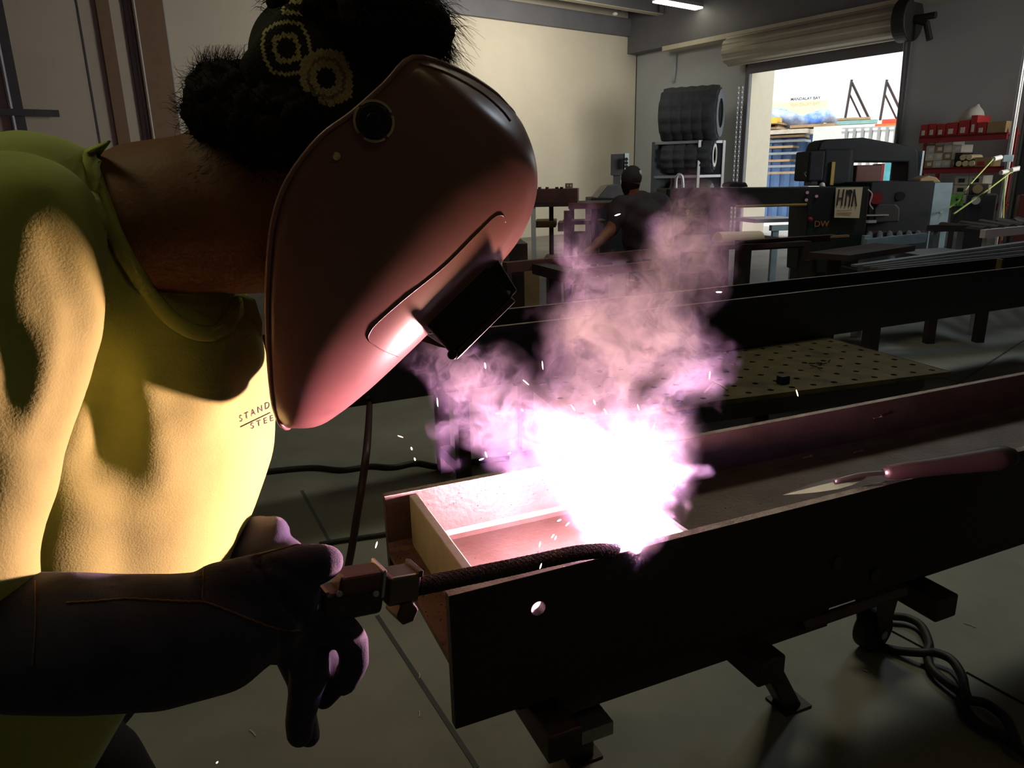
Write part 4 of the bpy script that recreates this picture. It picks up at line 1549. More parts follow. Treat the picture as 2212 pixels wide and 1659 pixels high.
def tb(c, la, lu, ls, a0=0.0):
    return MB().box(c - up * lu / 2 - sd_ * ls / 2 + ax * a0, ax * la, up * lu, sd_ * ls)


hc = P(780, 1278, .725)
tb(hc + up * -.006, .072, .036, .034, -.05).build('grip', M_grip, th_, bevel=.007, seg=3)
tb(hc + up * .017, .052, .022, .032, -.032).build('trigger_housing', M_gripr, th_, bevel=.005, seg=3)
tb(hc + up * .014, .004, .034, .036, .017).build('trim_ring', M_galv, th_, bevel=.0015)
cc = P(858, 1263, .748)
tb(cc, .040, .036, .034, -.018).build('clamp_block', mat('smoky_metal', (.16, .12, .11), .35, .7), th_, bevel=.004, seg=3)
tb(cc + up * .018, .006, .008, .036, .017).build('clamp_lip', M_dsteel, th_, bevel=.001)
kc = P(868, 1312, .745)
g = MB().cyl(kc - sd_ * .016 - up * .002, kc + sd_ * .016, .0145, n=6)
g.build('clamp_screw', M_dsteel, th_, bevel=.002)
g = MB()
g.box(kc + up * .004 + ax * .004 + sd_ * -.02, ax * .016, up * .014, sd_ * .006)
g.build('wing', mat('wing_metal', (.45, .40, .42), .3, .8), th_, bevel=.002)
for x, y, Y in ((812, 1283, .71), (733, 1283, .69), (682, 1311, .68)):
    c = P(x, y, Y)
    MB().cyl(c, c - ray(x, y).normalized() * -.012, .0036, n=12).build('screw', M_galv, th_, bevel=.0006)

# ------------------------------------------------------------------ the arc itself, and flying sparks
arc = thing('welding_arc', 'blinding white welding arc inside the beam', 'arc', ARC)
g = MB()
rr = random.Random(4)
for i in range(9):
    g.ball(ARC + Vector((rr.uniform(-.006, .008), rr.uniform(-.014, -.004), rr.uniform(-.030, -.014))), rr.uniform(.004, .007), 10, 7)
M_arc = mat('arc_plasma', (1, 1, 1), .5, emit=(1, .86, .98), estr=220)
link_mesh('plasma', rebase(blob([g], .003, 2, 'plasma'), arc), M_arc, arc)
M_spark = mat('hot_spark', (1, .6, .3), .5, emit=(1, .62, .30), estr=6)
M_spark2 = mat('white_hot_spark', (1, .9, .8), .5, emit=(1, .86, .72), estr=6)
sparks = [(865, 943, 6, 2), (945, 869, 1, 9), (1136, 826, 6, 5), (1172, 789, 1, 9), (1048, 790, 1, 6), (1074, 893, 4, 0), (1128, 886, 2, 2), (1040, 992, 5, -2), (1050, 982, 2, 6), (1100, 979, 3, -1),
          (813, 1177, 2, -7), (1168, 1223, 2, -6), (697, 909, 4, -3), (1553, 631, 6, 0), (1533, 811, 1, -8), (1722, 849, 2, 7), (1334, 464, 6, -2), (1217, 984, 3, -8), (1228, 938, 4, 5), (1238, 881, 4, 6),
          (1284, 869, 2, 5), (1307, 944, 4, 8), (1302, 966, 3, 7), (1321, 931, 3, 9), (1350, 924, 2, 8), (1367, 952, 1, 6), (1397, 955, 2, 10), (1424, 978, 1, 8), (1432, 998, 1, 9), (1460, 1046, 2, -9),
          (889, 969, 1, 3), (896, 992, 1, 3), (1308, 889, 3, 6), (1078, 1078, 2, -6), (1208, 1124, 4, -2), (1226, 1132, 4, -4), (1194, 1158, 3, -4), (1166, 1176, 1, -6), (1200, 1162, 2, -4), (469, 1647, 2, -2), (1250, 905, 3, 6), (1379, 880, 2, 6)]
for i, (x, y, dx, dy) in enumerate(sparks):
    Y = .98 + rr.uniform(-.12, .18)
    if y > 1060:
        Y = .86 if x < 1180 else .9
    if x == 1168:
        Y = .82
    a, b = P(x - dx, y - dy, Y), P(x + dx, y + dy, Y + .004)
    m_ = (a + b) / 2
    hl = max((b - a).length / 2, .0012)
    g = MB()
    d = (b - a).normalized() if (b - a).length > 1e-5 else Z
    w_ = .0009 if abs(dx) + abs(dy) > 7 else .0011
    g.tube([m_ - d * hl, m_ - d * hl * .6, m_, m_ + d * hl * .6, m_ + d * hl], [w_ * .3, w_ * .8, w_, w_ * .8, w_ * .3], 8)
    g.build('spark', M_spark if i % 3 == 0 else M_spark2, label='glowing spark drop flying from the weld', cat='spark', group='sparks flying from the weld', smooth=True)

# ------------------------------------------------------------------ the welder
M_skin = mat('brown_skin', (.20, .085, .04), .62, c2=(.165, .068, .032), scale=12, bump=.10, bscale=160, spec=.3)
M_shirt = mat('lime_shirt', (.42, .47, .10), .85, c2=(.38, .43, .09), scale=40, bump=.12, bscale=420, sheen=.15)
M_glove = mat('indigo_suede', (.034, .033, .062), .95, c2=(.022, .021, .042), scale=30, bump=.15, bscale=500, sheen=.08)
M_palm = mat('brown_suede', (.035, .022, .02), .9, c2=(.022, .014, .014), scale=30, bump=.4, bscale=300, sheen=.2)
M_thread = mat('rust_thread', (.16, .08, .03), .8)
M_hair = mat('dark_hair', (.014, .009, .006), .8, spec=.12)
M_pants = mat('dark_trousers', (.018, .018, .022), .9)
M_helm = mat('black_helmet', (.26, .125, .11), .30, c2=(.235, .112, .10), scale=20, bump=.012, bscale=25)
M_helmb = mat('black_plastic', (.010, .010, .010), .35)

wl = thing('person', 'welder in a lime shirt and black mask bending over the beam', 'person', P(-60, 1650, .95).xy.to_3d())

# body: one skin from head to feet, mostly under clothes
hip = P(-90, 1720, 1.0)
bodyp = [pchain([(690, 330, .90, 155), (570, 400, .895, 172), (520, 470, .88, 165), (430, 465, .87, 165), (340, 480, .875, 168), (230, 560, .90, 190)], 20),
         pchain([(640, 480, .90, 120), (570, 545, .895, 92)], 16),
         pchain([(230, 640, .92, 210), (240, 900, .95, 240), (180, 1150, .97, 240), (20, 1500, .98, 200), (-90, 1720, 1.0, 190)], 20),
         pchain([(60, 520, .76, 110), (-60, 900, .66, 90), (-110, 1290, .60, 75), (120, 1390, .60, 65), (420, 1380, .64, 55), (600, 1330, .68, 48)], 16),
         pchain([(300, 560, 1.08, 110), (330, 900, 1.15, 80), (330, 1170, 1.12, 60), (520, 1160, 1.0, 45)], 14)]
for s_ in (-1, 1):
    h_ = hip + Vector((.0, .11 * s_, -.02))
    kn = h_ + Vector((.16, .05 * s_, -(h_.z - .33)))
    if kn.z > h_.z - .1:
        kn.z = h_.z - .12
    an = Vector((h_.x - .12, h_.y + .06 * s_, .07))
    bodyp.append(chain([(h_, .105), (kn, .065), (an, .045)], 14))
    bodyp.append(chain([(an, .04), (an + Vector((.17, 0, -.03)), .032)], 12))
body = blob(bodyp, .009, 6, 'body')
link_mesh('body', rebase(body, wl), M_skin, wl)
bt = bvh(body, wl)

# trousers
tp = [pchain([(10, 1560, .98, 235), (-90, 1740, 1.0, 225)], 18)]
for s_ in (-1, 1):
    h_ = hip + Vector((.0, .11 * s_, -.02))
    kn = h_ + Vector((.16, .05 * s_, -(h_.z - .33)))
    an = Vector((h_.x - .12, h_.y + .06 * s_, .10))
    tp.append(chain([(h_, .125), (kn, .085), (an, .07)], 14))
tp.append(pchain([(60, 1560, 1.02, 120), (230, 1640, 1.05, 90), (330, 1760, 1.08, 60)], 14))
me = blob(tp, .012, 5, 'trousers')
link_mesh('trousers', rebase(me, wl), M_pants, wl)

# shirt: torso plus the near sleeve
sp = [pchain([(-20, 432, .80, 140), (60, 405, .80, 113), (128, 386, .81, 92)], 20),
      pchain([(70, 425, .79, 140), (105, 520, .80, 150), (160, 640, .82, 150), (250, 760, .85, 140), (380, 850, .88, 140)], 20),
      pchain([(100, 480, .82, 160), (190, 600, .88, 200), (290, 720, .92, 262), (305, 860, .96, 298), (292, 960, .97, 302), (262, 1080, .98, 296), (190, 1250, .98, 285), (90, 1420, .98, 255), (10, 1590, .98, 245)], 24),
      pchain([(-30, 470, .90, 175), (-60, 800, 1.0, 250), (-70, 1200, 1.02, 260), (-60, 1600, 1.0, 230)], 20),
      pchain([(50, 490, .69, 165), (45, 640, .67, 165), (20, 780, .655, 170), (-25, 950, .64, 160), (-60, 1200, .60, 140), (-30, 1330, .60, 130)], 20),
      pchain([(120, 700, .83, 150), (150, 860, .84, 175), (150, 1020, .845, 185), (140, 1180, .85, 180)], 20),
      pchain([(470, 720, .93, 95), (500, 860, .97, 100), (495, 960, .98, 105), (455, 1080, .985, 105)], 16),
      pchain([(260, 560, 1.05, 150), (330, 850, 1.12, 110), (330, 1050, 1.1, 90)], 14)]
shirt = blob(sp, .0085, 7, 'shirt')
tree = bvh(shirt)


def crease(pts, w_, amp):
    c = []
    for x, y in smooth2(pts, 8):
        h_ = onto(tree, x, y, 0)
        if h_ is not None:
            c.append(h_)
    return (c, w_, amp)


def smooth2(pts, n):
    return [(p.x, p.y) for p in smoothpts([(x, y, 0) for x, y in pts], n)]


folds = [
    # hanging sleeve folds: ridges (plus) and furrows (minus)
    crease([(120, 410), (170, 480), (200, 590), (216, 700), (205, 820), (170, 960)], .014, .006),
    crease([(114, 527), (150, 605), (172, 672), (168, 740), (145, 850), (95, 970)], .0125, -.016),
    crease([(100, 560), (125, 640), (138, 720), (118, 840), (65, 950)], .012, .006),
    crease([(78, 605), (99, 672), (98, 744), (84, 830), (35, 960)], .012, -.015),
    crease([(45, 640), (62, 720), (52, 820), (10, 930)], .013, .006),
    crease([(15, 700), (28, 780), (10, 880)], .012, -.016),
    crease([(225, 720), (250, 800), (240, 900), (200, 1000)], .018, -.009),
    crease([(262, 740), (300, 830), (320, 930)], .016, .008),
    crease([(20, 760), (30, 840), (0, 920)], .016, -.008),
    crease([(150, 1010), (260, 1050), (360, 1060), (450, 1040)], .03, -.005),
    crease([(40, 1010), (160, 1080), (280, 1110)], .022, .006),
    crease([(300, 800), (340, 920), (350, 1030)], .02, .005),
    # wrinkles on the shoulder top
    crease([(0, 345), (60, 333), (130, 330)], .006, -.006),
    crease([(30, 320), (80, 312), (120, 314)], .005, .005),
    crease([(125, 318), (140, 338), (170, 360), (205, 400)], .006, .004),
]
shirt_v = shirt.vertices
import numpy as np
co = np.array([v.co[:] for v in shirt_v])
no = np.array([v.normal[:] for v in shirt_v])
disp = np.zeros(len(co))
for c, w_, amp in folds:
    if not c:
        continue
    best = np.full(len(co), 1e9)
    for q in c:
        best = np.minimum(best, ((co - np.array(q[:])) ** 2).sum(1))
    disp += amp * np.exp(-best / (2 * w_ * w_ * .5))
co += no * disp[:, None]
adj_a = np.array([e.vertices[0] for e in shirt.edges])
adj_b = np.array([e.vertices[1] for e in shirt.edges])
cnt = np.bincount(adj_a, minlength=len(co)) + np.bincount(adj_b, minlength=len(co))
for _ in range(12):
    acc = np.zeros_like(co)
    for k_ in range(3):
        acc[:, k_] = np.bincount(adj_a, co[adj_b, k_], len(co)) + np.bincount(adj_b, co[adj_a, k_], len(co))
    co = co * .5 + acc / cnt[:, None] * .5
shirt_v.foreach_set('co', co.ravel())
shirt.update()
tree = bvh(shirt)
so = link_mesh('shirt', rebase(shirt, wl), M_shirt, wl)
for p_ in shirt.polygons:
    p_.use_smooth = True

# collar: ribbed band standing around the neck
cpx = [(236, 303, .725), (208, 330, .715), (214, 372, .712), (238, 440, .72), (262, 505, .735), (296, 570, .76), (335, 630, .79), (378, 680, .82), (425, 706, .85), (465, 706, .87), (492, 680, .885), (508, 645, .90)]
nb = MB()
cl2 = smooth2([(x, y) for x, y, Y in cpx], 5)
prevp = None
for k_, (x, y) in enumerate(cl2):
    x2, y2 = cl2[min(k_ + 1, len(cl2) - 1)]
    x1, y1 = cl2[max(k_ - 1, 0)]
    tx, ty = x2 - x1, y2 - y1
    ln_ = math.hypot(tx, ty) or 1
    nx, ny = -ty / ln_, tx / ln_
    row = []
    for o_ in (-6, 0, 9, 18, 26, 30):
        lift = {-6: .0005, 0: .006, 9: .0065, 18: .006, 26: .0045, 30: -.001}[o_]
        q = onto(tree, x + nx * o_, y + ny * o_, lift)
        h_ = onto(bt, x + nx * o_, y + ny * o_, lift)
        best = min([w_ for w_ in (q, h_) if w_ is not None], key=lambda w_: (w_ - EYE).length, default=None)
        row.append(best if best is not None else (row[-1] if row else (nb.v[-6] if nb.v else P(x, y, .78))))
    nb.v += row
n_ = len(cl2)
for k_ in range(n_ - 1):
    for q in range(5):
        nb.f.append([k_ * 6 + q, k_ * 6 + q + 1, (k_ + 1) * 6 + q + 1, (k_ + 1) * 6 + q])
nb.build('collar', M_shirt, wl, smooth=True, solid=.002)
# front of the neck opening, turned towards the camera
g = MB()
fr_ = [(484, 642, .90), (510, 636, .91), (540, 648, .915), (556, 700, .93), (556, 790, .945), (540, 830, .95), (505, 800, .935), (490, 720, .915)]
g.prism([P(*q) for q in fr_], (.004, .012, 0))
g.build('collar_front', M_shirt, wl, bevel=.003)

# lettering on the chest
M_print = mat('shirt_print', (.02, .02, .015), .8)
for txt, x0, y0, x1, y1 in (('STAND', 517, 912, 582, 880), ('STEE', 541, 927, 590, 908)):
    tm = text_mesh(' '.join(txt), 1.0, 0)
    xs = [v.co.x for v in tm.vertices]
    wid = max(xs)
    ok_ = True
    for v in tm.vertices:
        t = v.co.x / wid
        hgt = v.co.y * (20 if txt == 'STAND' else 18)
        x = x0 + (x1 - x0) * t - hgt * .10
        y = y0 + (y1 - y0) * t - hgt
        h_ = onto(tree, x, y, .0008)
        v.co = (h_ if h_ is not None else P(x, y, .9)) - base(wl)
    link_mesh('lettering', tm, M_print, wl)
g = MB()
ln = [onto(tree, 519 + (583 - 519) * i / 12, 922 - 31 * i / 12, .0008) for i in range(13)]
ln = [q for q in ln if q is not None]
if len(ln) > 3:
    g.tube(ln, .0006, 5)
    g.build('lettering_rule', M_print, wl)

# ---- welding mask
psi = math.radians(8)
HF = Vector((math.cos(psi), math.sin(psi), 0))
HN = Vector((math.sin(psi), -math.cos(psi), 0))
HM = P(870, 530, .900)
st = [((600, 904), (628, 918), .034), ((590, 868), (690, 913), .060), ((582, 790), (735, 888), .082), ((577, 700), (800, 836), .097), ((578, 600), (880, 762), .105), ((590, 480), (980, 665), .110),
      ((622, 388), (1060, 588), .113), ((690, 298), (1112, 528), .115), ((760, 245), (1142, 472), .115), ((830, 183), (1156, 420), .112), ((893, 124), (1157, 372), .104), ((985, 150), (1148, 322), .068), ((1060, 195), (1128, 272), .036), ((1098, 232), (1110, 250), .010)]
# finer stations by spline
rimx = smoothpts([(a[0], a[1], 0) for a, b, w_ in st], 4)
frox = smoothpts([(b[0], b[1], 0) for a, b, w_ in st], 4)
wx = smoothpts([(w_, 0, 0) for a, b, w_ in st], 4)
NT = 40
rows = []
for r_, f_, w3 in zip(rimx, frox, wx):
    w_ = w3.x * 1.28
    near = PP(r_.x, r_.y, HM + HN * w_, HN)
    fro = PP(f_.x, f_.y, HM, HN)
    cen_ = near - HN * w_
    fv = fro - cen_
    row = []
    for i in range(NT + 1):
        a = math.pi * i / NT
        e_ = 1.0
        s1 = math.sin(a) ** e_
        c1 = math.copysign(abs(math.cos(a)) ** e_, math.cos(a))
        row.append(cen_ + fv * s1 + HN * (w_ * c1))
    rows.append(row)
mk = thing('welding_mask', 'black welding mask tipped over the welder\'s face, lit red by the arc', 'mask', P(870, 530, .70) - Z * .17) if False else None
hl = bpy.data.objects.new('welding_mask', None)
COL.objects.link(hl)
hl.parent = wl
BASE['welding_mask'] = base(wl)
g = MB()
for row in rows:
    g.v += row
m_ = NT + 1
for i in range(len(rows) - 1):
    for j in range(NT):
        g.f.append([i * m_ + j, i * m_ + j + 1, (i + 1) * m_ + j + 1, (i + 1) * m_ + j])
me = g.mesh('shell', hl)
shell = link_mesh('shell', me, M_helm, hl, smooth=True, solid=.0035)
ht = bvh(me, hl)
# rolled rim
g = MB()
rimpts = [r_[0] for r_ in rows] + [rows[-1][i] for i in range(1, m_)] + [r_[-1] for r_ in rows[::-1]][1:] + [rows[0][i] for i in range(m_ - 2, 0, -1)]
g.tube(rimpts + [rimpts[0]], .0028, 8, cap=False)
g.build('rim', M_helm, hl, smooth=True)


def shell_at(u_, v_, lift=0.0):
    i = min(int(u_), len(rows) - 2)
    j = min(int(v_), NT - 1)
    a, b = u_ - i, v_ - j
    return (rows[i][j] * (1 - a) * (1 - b) + rows[i + 1][j] * a * (1 - b) + rows[i][j + 1] * (1 - a) * b + rows[i + 1][j + 1] * a * b)


# raised edge of the front panel
pts = [onto(ht, x, y, .0004) for x, y in smooth2([(870, 775), (828, 758), (797, 735), (800, 715), (822, 690), (880, 640), (960, 575), (1030, 505), (1066, 470), (1085, 465), (1092, 480)], 6)]
pts = [q for q in pts if q is not None]
MB().tube(pts, .0007, 6).build('panel_seam', M_helm, hl, smooth=True)
# crown seam line by the top edge
pts = [onto(ht, x, y, .0006) for x, y in smooth2([(905, 138), (960, 156), (1010, 182), (1050, 208), (1085, 240), (1102, 262)], 6)]
pts = [q for q in pts if q is not None]
MB().tube(pts, .0012, 6).build('brow_bead', M_helm, hl, smooth=True)
# pivot knob with worn pale ring
kp = onto(ht, 808, 262, 0) + HN * .001
kn_ = HN
ring = bpy.data.objects.new('pivot_knob', None)
for a0, a1 in ((10, 75), (85, 150), (160, 262), (272, 350)):
    g = MB().ring(kp - kn_ * .001, kn_, .0200, .0176, .0035, 16, a0, a1)
    g.build('pivot_ring', M_beige, hl)
g = MB().cyl(kp - kn_ * .002, kp + kn_ * .0065, .0168, .0155, 36)
for i in range(12):
    a = 2 * math.pi * i / 12
    x = kn_.orthogonal().normalized(); y = kn_.cross(x)
    c = kp + (x * math.cos(a) + y * math.sin(a)) * .0146
    g.cyl(c, c + kn_ * .0062, .0022, n=8)
pk = g.build('pivot_knob', M_helmb, hl, bevel=.0008)
g = MB().cyl(kp + kn_ * .006, kp + kn_ * .009, .0078, .0070, 28)
g.build('knob_cap', M_helmb, pk, bevel=.0008)
rp = onto(ht, 727, 337, 0)
MB().ball(rp, .0041, 16, 10).build('rivet', M_beige, hl, smooth=True)
# lens housing
def HPt(x, y, s_):
    return PP(x, y, HM + HN * s_, HN)


hw = .054
q4 = [(902, 680), (1046, 562), (1112, 640), (978, 770)]
g = MB().prism([HPt(*HPt_, hw) if False else HPt(HPt_[0], HPt_[1], hw) for HPt_ in [(880, 660), (1024, 540), (1104, 642), (976, 768)]], HN * (-2 * hw))
lh = g.build('lens_housing', M_helmb, hl, bevel=.004, seg=3)
g = MB()
e0, e1 = HPt(1108, 646, hw + .001), HPt(980, 773, hw + .001)
dd = HF * .004 - Z * .003
g.prism([e0 + dd * -.6, e0 + dd, e1 + dd, e1 + dd * -.6], HN * (-2 * hw - .002))
g.build('lens_frame', mat('lens_frame', (.05, .035, .035), .3), lh, bevel=.002, seg=3)
g = MB().prism([HPt(1036, 552, .043), HPt(1066, 545, .043), HPt(1118, 628, .043), HPt(1098, 650, .043)], HN * -.086)
fl_ = g.build('flip_cover', M_helmb, hl, bevel=.002)
MB().cyl(HPt(1098, 632, .0425), HPt(1098, 632, .0465), .0028, n=14).build('cover_pin', M_galv, fl_, bevel=.0004)
MB().cyl(HPt(977, 766, hw + .004), HPt(977, 766, -hw - .004), .0062, n=16).build('hinge', M_helmb, hl, bevel=.001)
g = MB().prism([HPt(896, 706, -hw + .01), HPt(968, 752, -hw + .01), HPt(950, 748, -hw + .01), HPt(880, 726, -hw + .01)], HN * .004)
g.build('bracket', M_helmb, hl)

# ---- head wrap and hair
cap = blob([MB().prism([P(x, y, 0.805) for x, y in ((500, 136), (560, 62), (612, 0), (680, -60), (800, -60), (850, 70), (840, 165), (800, 235), (720, 300), (640, 300), (560, 230))], (0, .16, 0)),
            pchain([(665, 130, 0.870, 118), (740, 120, 0.870, 130)], 18)], .006, 14, 'head_wrap')
M_cap = bpy.data.materials.new('patterned_wrap')
M_cap.use_nodes = True
nt = M_cap.node_tree
pb_ = nt.nodes['Principled BSDF']
pb_.inputs['Roughness'].default_value = .95


def N(kind, **kw):
    n = nt.nodes.new(kind)
    for k_, v_ in kw.items():
        setattr(n, k_, v_)
    return n


def mth(op, a, b=None, c=None):
    n = N('ShaderNodeMath', operation=op)
    for i, x in enumerate((a, b, c)):
        if x is None:
            continue
        if isinstance(x, (int, float)):
            n.inputs[i].default_value = x
        else:
            nt.links.new(x, n.inputs[i])
    return n.outputs[0]


tc_ = N('ShaderNodeTexCoord')
cA, cB, cC = P(618, 100, 0.805), P(704, 165, 0.805), P(560, 190, 0.805)
pxs = 0.805 / 1590
ex = (P(704, 165, 0.805) - P(618, 100, 0.805)).normalized()
ey = Vector((0, 1, 0)).cross(ex).normalized()
step = 5.0 * pxs


def dotc(vec, c):
    n = N('ShaderNodeVectorMath', operation='DOT_PRODUCT')
    nt.links.new(tc_.outputs['Object'], n.inputs[0])
    n.inputs[1].default_value = vec
    return mth('SUBTRACT', n.outputs['Value'], vec.dot(c - base(wl)))


def diamond(c, rings, rot=0):
    a = math.radians(rot)
    e1_ = ex * math.cos(a) + ey * math.sin(a)
    e2_ = ey * math.cos(a) - ex * math.sin(a)
    u_ = mth('ABSOLUTE', mth('SNAP', dotc(e1_, c), step))
    v_ = mth('ABSOLUTE', mth('SNAP', dotc(e2_, c), step))
    d_ = mth('ADD', mth('MULTIPLY', mth('ADD', u_, v_), .62), mth('MULTIPLY', mth('MAXIMUM', u_, v_), .45))
    tot = None
    for lo, hi in rings:
        r_ = mth('MULTIPLY', mth('GREATER_THAN', d_, lo * pxs), mth('LESS_THAN', d_, hi * pxs))
        tot = r_ if tot is None else mth('MAXIMUM', tot, r_)
    return tot


pat = mth('MAXIMUM', mth('MAXIMUM', mth('MAXIMUM', diamond(cB, [(24, 40), (48, 66)]), mth('MULTIPLY', diamond(cB, [(39, 49)]), .45)), diamond(cA, [(24, 36), (56, 64)])), diamond(P(640, -30, 0.805), [(20, 34), (50, 60)]))
pat = mth('MAXIMUM', pat, diamond(P(790, 80, 0.805), [(30, 40)]))
nz = N('ShaderNodeTexNoise')
nz.inputs['Scale'].default_value = 450
nt.links.new(tc_.outputs['Object'], nz.inputs['Vector'])
pat = mth('MULTIPLY', pat, mth('MULTIPLY_ADD', nz.outputs['Fac'], .9, .45))
mx = N('ShaderNodeMix', data_type='RGBA')
mx.inputs[6].default_value = (.014, .012, .008, 1)
mx.inputs[7].default_value = (.62, .50, .24, 1)
nt.links.new(pat, mx.inputs[0])
nt.links.new(mx.outputs[2], pb_.inputs['Base Color'])
bpn = N('ShaderNodeBump')
bpn.inputs['Strength'].default_value = .5
bpn.inputs['Distance'].default_value = .002
nt.links.new(nz.outputs['Fac'], bpn.inputs['Height'])
nt.links.new(bpn.outputs['Normal'], pb_.inputs['Normal'])
link_mesh('head_wrap', rebase(cap, wl), M_cap, wl, smooth=True)

# hair: soft mass plus loose strands
hm = [pchain([(478, 250, 0.850, 72), (470, 200, 0.850, 55)], 16), pchain([(500, 235, 0.840, 92), (580, 275, 0.825, 92), (645, 285, 0.820, 88), (700, 262, 0.830, 52)], 16), pchain([(645, 325, 0.815, 52), (570, 318, 0.825, 60)], 14),
      pchain([(640, 10, 0.850, 55), (730, 15, 0.830, 70), (800, 50, 0.820, 80), (860, 70, 0.830, 75), (905, 60, 0.850, 62), (930, 75, 0.860, 45)], 16),
      pchain([(850, 110, 0.840, 50), (900, 105, 0.860, 40)], 12), pchain([(720, -60, 0.870, 100), (840, -30, 0.870, 90)], 14)]
hme = blob(hm, .006, 4, 'hair')
rr = random.Random(9)
for v in hme.vertices:
    q = v.co * 95
    v.co += v.normal * (.0075 * noise.noise(q) + .0045 * noise.noise(q * 2.3) + .001 * rr.random())
hb_ = MB()
hb_.add([v.co for v in hme.vertices], [tuple(p.vertices) for p in hme.polygons])
tv = hme.vertices


def strand(pts, r0):
    m = len(pts)
    k = len(hb_.v)
    t0 = (pts[-1] - pts[0]).normalized()
    x = t0.cross(Vector((0, 1, 0)))
    x = x.normalized() if x.length > .01 else Vector((1, 0, 0))
    y = t0.cross(x)
    for i, p_ in enumerate(pts):
        r = r0 * (1 - .75 * i / (m - 1))
        for a in (0, 2.09, 4.19):
            hb_.v.append(p_ + x * (math.cos(a) * r) + y * (math.sin(a) * r))
    for i in range(m - 1):
        for j in range(3):
            hb_.f.append([k + i * 3 + j, k + i * 3 + (j + 1) % 3, k + (i + 1) * 3 + (j + 1) % 3, k + (i + 1) * 3 + j])


for i in range(4200):
    v = tv[rr.randrange(len(tv))]
    n_ = v.normal
    if n_.y > .5:
        continue
    curl = Vector((rr.uniform(-1, 1), rr.uniform(-.6, .3), rr.uniform(-1, 1))) * .008
    L_ = rr.uniform(.008, .026)
    fx = (v.co.z > P(700, 130, 0.840).z) and v.co.x > P(760, 0, 0.840).x
    drop = Vector((.010, -.002, -.014)) if fx else Vector((0, 0, 0))
    pts = [v.co - n_ * .002]
    for s_ in (1, 2, 3, 4):
        t = s_ / 4
        pts.append(v.co + n_ * (L_ * .6 * t) + curl * t + drop * (t * t * 1.6) + n_.cross(Vector((0, 1, 0))) * (.005 * math.sin(t * 3 + i)))
    strand(pts, .00042)
# the fringe falling over the brow of the mask
for i in range(900):
    x0, y0 = rr.uniform(820, 935), rr.uniform(-10, 90)
    t_ = rr.random()
    x1, y1 = 905 + 80 * t_ + rr.gauss(0, 10), 95 + 45 * t_ + rr.gauss(0, 12)
    Y_ = rr.uniform(0.815, 0.870)
    p0, p3 = P(x0, y0, Y_), P(x1, y1, Y_ + rr.uniform(-.01, .01))
    md = P((x0 + x1) / 2 + 18 + rr.uniform(-6, 14), (y0 + y1) / 2 - 22 + rr.uniform(-10, 10), Y_)
    pts = []
    for k_ in range(7):
        t = k_ / 6
        pts.append(p0 * (1 - t) ** 2 + md * (2 * t * (1 - t)) + p3 * t * t)
    strand(pts, .00040)
# upswept nape tuft
for i in range(620):
    x0, y0 = rr.uniform(425, 520), rr.uniform(150, 215)
    lean = rr.uniform(0, 1)
    x1, y1 = x0 + rr.uniform(-18, 10) + (10 if lean > .6 else -6), rr.uniform(95, 175) if x0 > 440 else rr.uniform(130, 190)
    Y_ = rr.uniform(0.825, 0.875)
    p0, p3 = P(x0, y0, Y_), P(x1, y1, Y_)
    md = P(x0 - 14, (y0 + y1) / 2 - 5, Y_)
    pts = [p0 * (1 - t) ** 2 + md * (2 * t * (1 - t)) + p3 * t * t for t in [k_ / 5 for k_ in range(6)]]
    if rr.random() < .5:
        pts.append(P(x1 + rr.uniform(4, 14), y1 + rr.uniform(-4, 6), Y_))
    strand(pts, .00036)
for i in range(110):   # stray hairs
    x0, y0 = rr.uniform(408, 440), rr.uniform(170, 260)
    Y_ = rr.uniform(0.830, 0.870)
    pts = smoothpts([P(x0 + 8, y0, Y_), P(x0 - 8, y0 - 10 + rr.uniform(-8, 8), Y_), P(x0 - 14 - rr.uniform(0, 8), y0 - 6 + rr.uniform(-16, 10), Y_)], 3)
    strand(pts, .0003)
for i in range(70):    # down on the neck
    x0, y0 = rr.uniform(400, 600), rr.uniform(285, 390)
    h_ = onto(bt, x0, y0, .0006)
    if h_ is None:
        continue
    strand([h_, h_ + Vector((-.006, -.002, -.004)), h_ + Vector((-.012, -.002, -.006 + rr.uniform(-.003, .003)))], .0002)
me = hb_.mesh('hair', wl, fix=False)
link_mesh('hair', me, M_hair, wl, smooth=True)

# ---- right glove with long gauntlet, holding the torch
gp = [pchain([(58, 1385, .595, 172), (200, 1388, .60, 172), (350, 1385, .62, 166), (470, 1365, .65, 152), (560, 1330, .675, 120), (610, 1300, .69, 98)], 24),
      pchain([(470, 1280, .655, 75), (600, 1245, .68, 68), (650, 1225, .69, 58), (690, 1218, .695, 50), (706, 1214, .70, 42)], 18),
      pchain([(600, 1330, .69, 92), (660, 1325, .695, 52), (735, 1360, .70, 46), (762, 1385, .71, 40), (766, 1430, .705, 38), (748, 1470, .70, 34), (742, 1478, .70, 30)], 16),
      pchain([(600, 1370, .69, 75), (660, 1390, .70, 56), (668, 1445, .70, 52), (658, 1505, .70, 44), (648, 1555, .70, 39), (648, 1585, .70, 36)], 16),
      pchain([(640, 1400, .72, 40), (700, 1425, .73, 38), (722, 1480, .735, 34), (700, 1510, .735, 28)], 14),
      pchain([(620, 1400, .73, 40), (650, 1470, .745, 36), (655, 1540, .75, 34), (668, 1590, .75, 30)], 14)]
gme = blob(gp, .0045, 5, 'glove')
gt0 = bvh(gme)
co = np.array([v.co[:] for v in gme.vertices])
no = np.array([v.normal[:] for v in gme.vertices])
disp = np.zeros(len(co))


